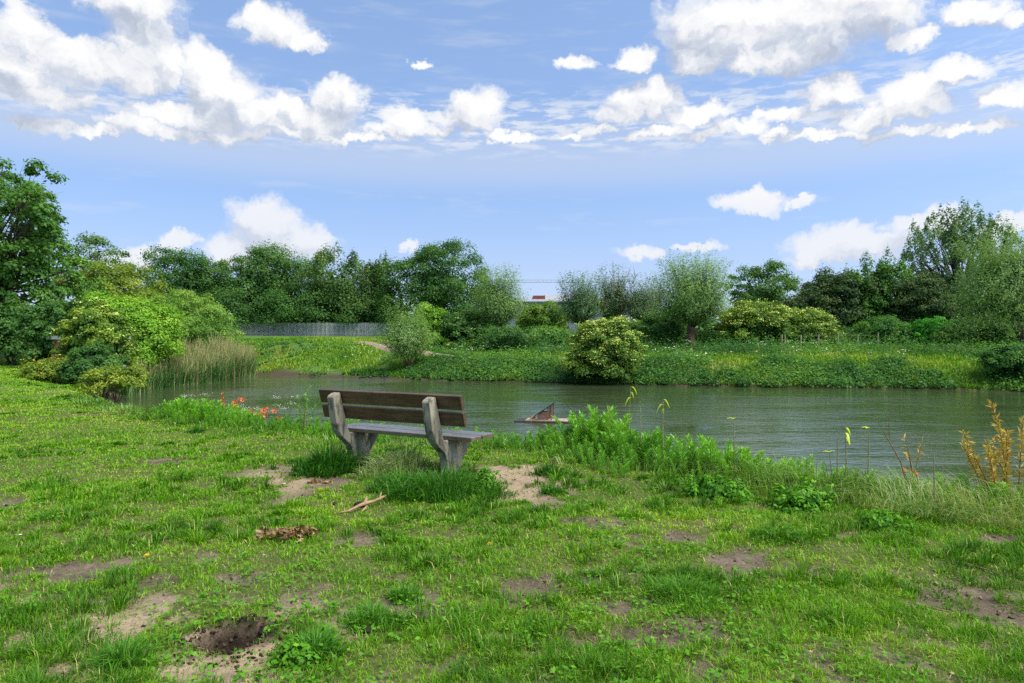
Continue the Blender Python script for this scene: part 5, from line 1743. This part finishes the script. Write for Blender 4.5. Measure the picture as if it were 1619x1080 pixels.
def crumpled(name, label, cat, px, py, hw, ht, n, seed, mat, L, shape=None):
    """a heap of curled, folded leaves: each is a bent strip"""
    r = np.random.default_rng(seed)
    d = EYE * F_PX / (py - 540)
    x = PX(px, d)
    z0 = gz_at(x, d)
    o = empty(name, (x, d, z0), 0, label, cat)
    R_ = hw / F_PX * d
    V, Fq, tn = [], [], []
    for i in range(n):
        c = np.array([r.uniform(-1, 1) * R_, r.normal() * R_ * .22, r.uniform(.1, 1) * ht])
        a = norm(r.normal(size=3) * np.array([1, .8, .5]))
        b = norm(np.cross(a, r.normal(size=3)))
        nn = np.cross(a, b)
        Lf, Wf, curl = L * r.uniform(.6, 1.4), L * r.uniform(.25, .55), r.uniform(-1.3, 1.3)
        b0 = len(V)
        for s in np.linspace(-1, 1, 5):
            wv = Wf * (1 - .65 * s * s)
            for q in (-1, 0, 1):
                p = c + a * Lf * .5 * math.sin(s * 1.1) + nn * (Lf * .35 * curl * (1 - math.cos(s * 1.3)) + (Wf * .35 if q else 0)) + b * wv * .5 * q + r.normal(size=3) * L * .04
                p[2] = max(p[2], .004)
                V.append(p)
        for i_ in range(4):
            for j_ in range(2):
                Fq.append((b0 + i_ * 3 + j_, b0 + i_ * 3 + j_ + 1, b0 + i_ * 3 + j_ + 4, b0 + i_ * 3 + j_ + 3))
        tn += [r.uniform(0, 1)] * 15
    nmesh('leaves', np.array(V), np.array(Fq), M[mat], o, {'tint': np.array(tn)}, smooth=True)
    return o


crumpled('dead_leaf_heap', 'crumpled heap of brown dead leaves lying on the lawn', 'dead leaves', 455, 852, 42, .055, 95, 480, 'deadleaf', .075)
crumpled('dead_leaf_heap', 'few pale dry leaves on bare soil by the far bench leg', 'dead leaves', 506, 764, 16, .03, 16, 481, 'deadleaf', .07)
M['darksoil'] = rough_mat('dark_clod', (.012, .010, .008), (.05, .04, .03), 25)
M['stone'] = rough_mat('pale_stone', (.28, .23, .18), (.5, .44, .36), 14)


def lump(name, label, cat, px, py, rad, seed, mat):
    r = np.random.default_rng(seed)
    d = EYE * F_PX / (py - 540)
    x = PX(px, d)
    import bmesh
    bm = bmesh.new()
    bmesh.ops.create_icosphere(bm, subdivisions=4, radius=1)
    k = rdir(r, 14)
    am = r.uniform(-.16, .22, 14)
    for v in bm.verts:
        q = np.array(v.co)
        f = 1 + float(np.sum(am * np.clip((k @ q - .3) / .7, 0, 1) ** 1.5)) + .05 * math.sin(q[0] * 13 + seed) * math.sin(q[1] * 11) * math.sin(q[2] * 12)
        v.co = Vector(q * f * np.array(rad))
    me = bpy.data.meshes.new(name)
    bm.to_mesh(me)
    bm.free()
    me.materials.append(M[mat])
    o = bpy.data.objects.new(name, me)
    C.objects.link(o)
    o.location = (x, d, gz_at(x, d) + rad[2] * .35)
    return tag(o, label, cat)


lump('soil_clod', 'black clod of soil behind the fallen branch', 'clod', 571, 800, (.055, .04, .03), 490, 'darksoil')
lump('soil_clod', 'small black clod of soil left of the fallen branch', 'clod', 530, 797, (.022, .02, .018), 491, 'darksoil')
lump('stone', 'small pale stone on the grass in front of the near bench leg', 'stone', 708, 807, (.018, .016, .012), 492, 'stone')
lump('stone', 'small pale pebble on the bare soil left of the bench', 'stone', 449, 766, (.02, .014, .008), 493, 'stone')
lump('soil_clod', 'dark clod of earth below the grass tuft right of the dug hole', 'clod', 580, 1002, (.035, .02, .014), 494, 'darksoil')
M['feather'] = rough_mat('white_feather', (.6, .62, .62), (.8, .8, .8), 20)
lump('feather', 'tiny white feather on the lawn at the far left', 'feather', 30, 846, (.022, .009, .004), 495, 'feather')
r = np.random.default_rng(500)
for i, (px, py, L_, a_, lab) in enumerate(((1065, 948, .10, .5, 'thin dry twig lying by the middle bare patch'), (1480, 960, .22, -.3, 'thin grey twig lying on the right bare patch'), (1545, 900, .26, -.5, 'long thin twig crossing the grass above the right bare patch'),
                                           (950, 1015, .22, -.7, 'thin twig lying near the bottom right of centre'), (790, 790, .16, .1, 'small dark twig on the sandy patch by the bench'), (845, 765, .2, .25, 'forked dark twig on the sandy patch'))):
    d = EYE * F_PX / (py - 540)
    x = PX(px, d)
    ca, sa = math.cos(a_) * L_ / 2, math.sin(a_) * L_
    pts_ = []
    for s in np.linspace(-1, 1, 6):
        X_, Y_ = x + ca * s, d + sa * s + r.normal() * .008
        pts_.append((X_ - x, Y_ - d, gz_at(X_, Y_) + .012))
    zc = pts_[3][2]
    o = MB().tube([(p_[0], p_[1], p_[2] - zc) for p_ in pts_], [.002, .0035, .004, .004, .003, .0015], 5).build('twig', M['stem_dry'], None, smooth=True)
    o.location = (x, d, zc)
    tag(o, lab, 'twig')
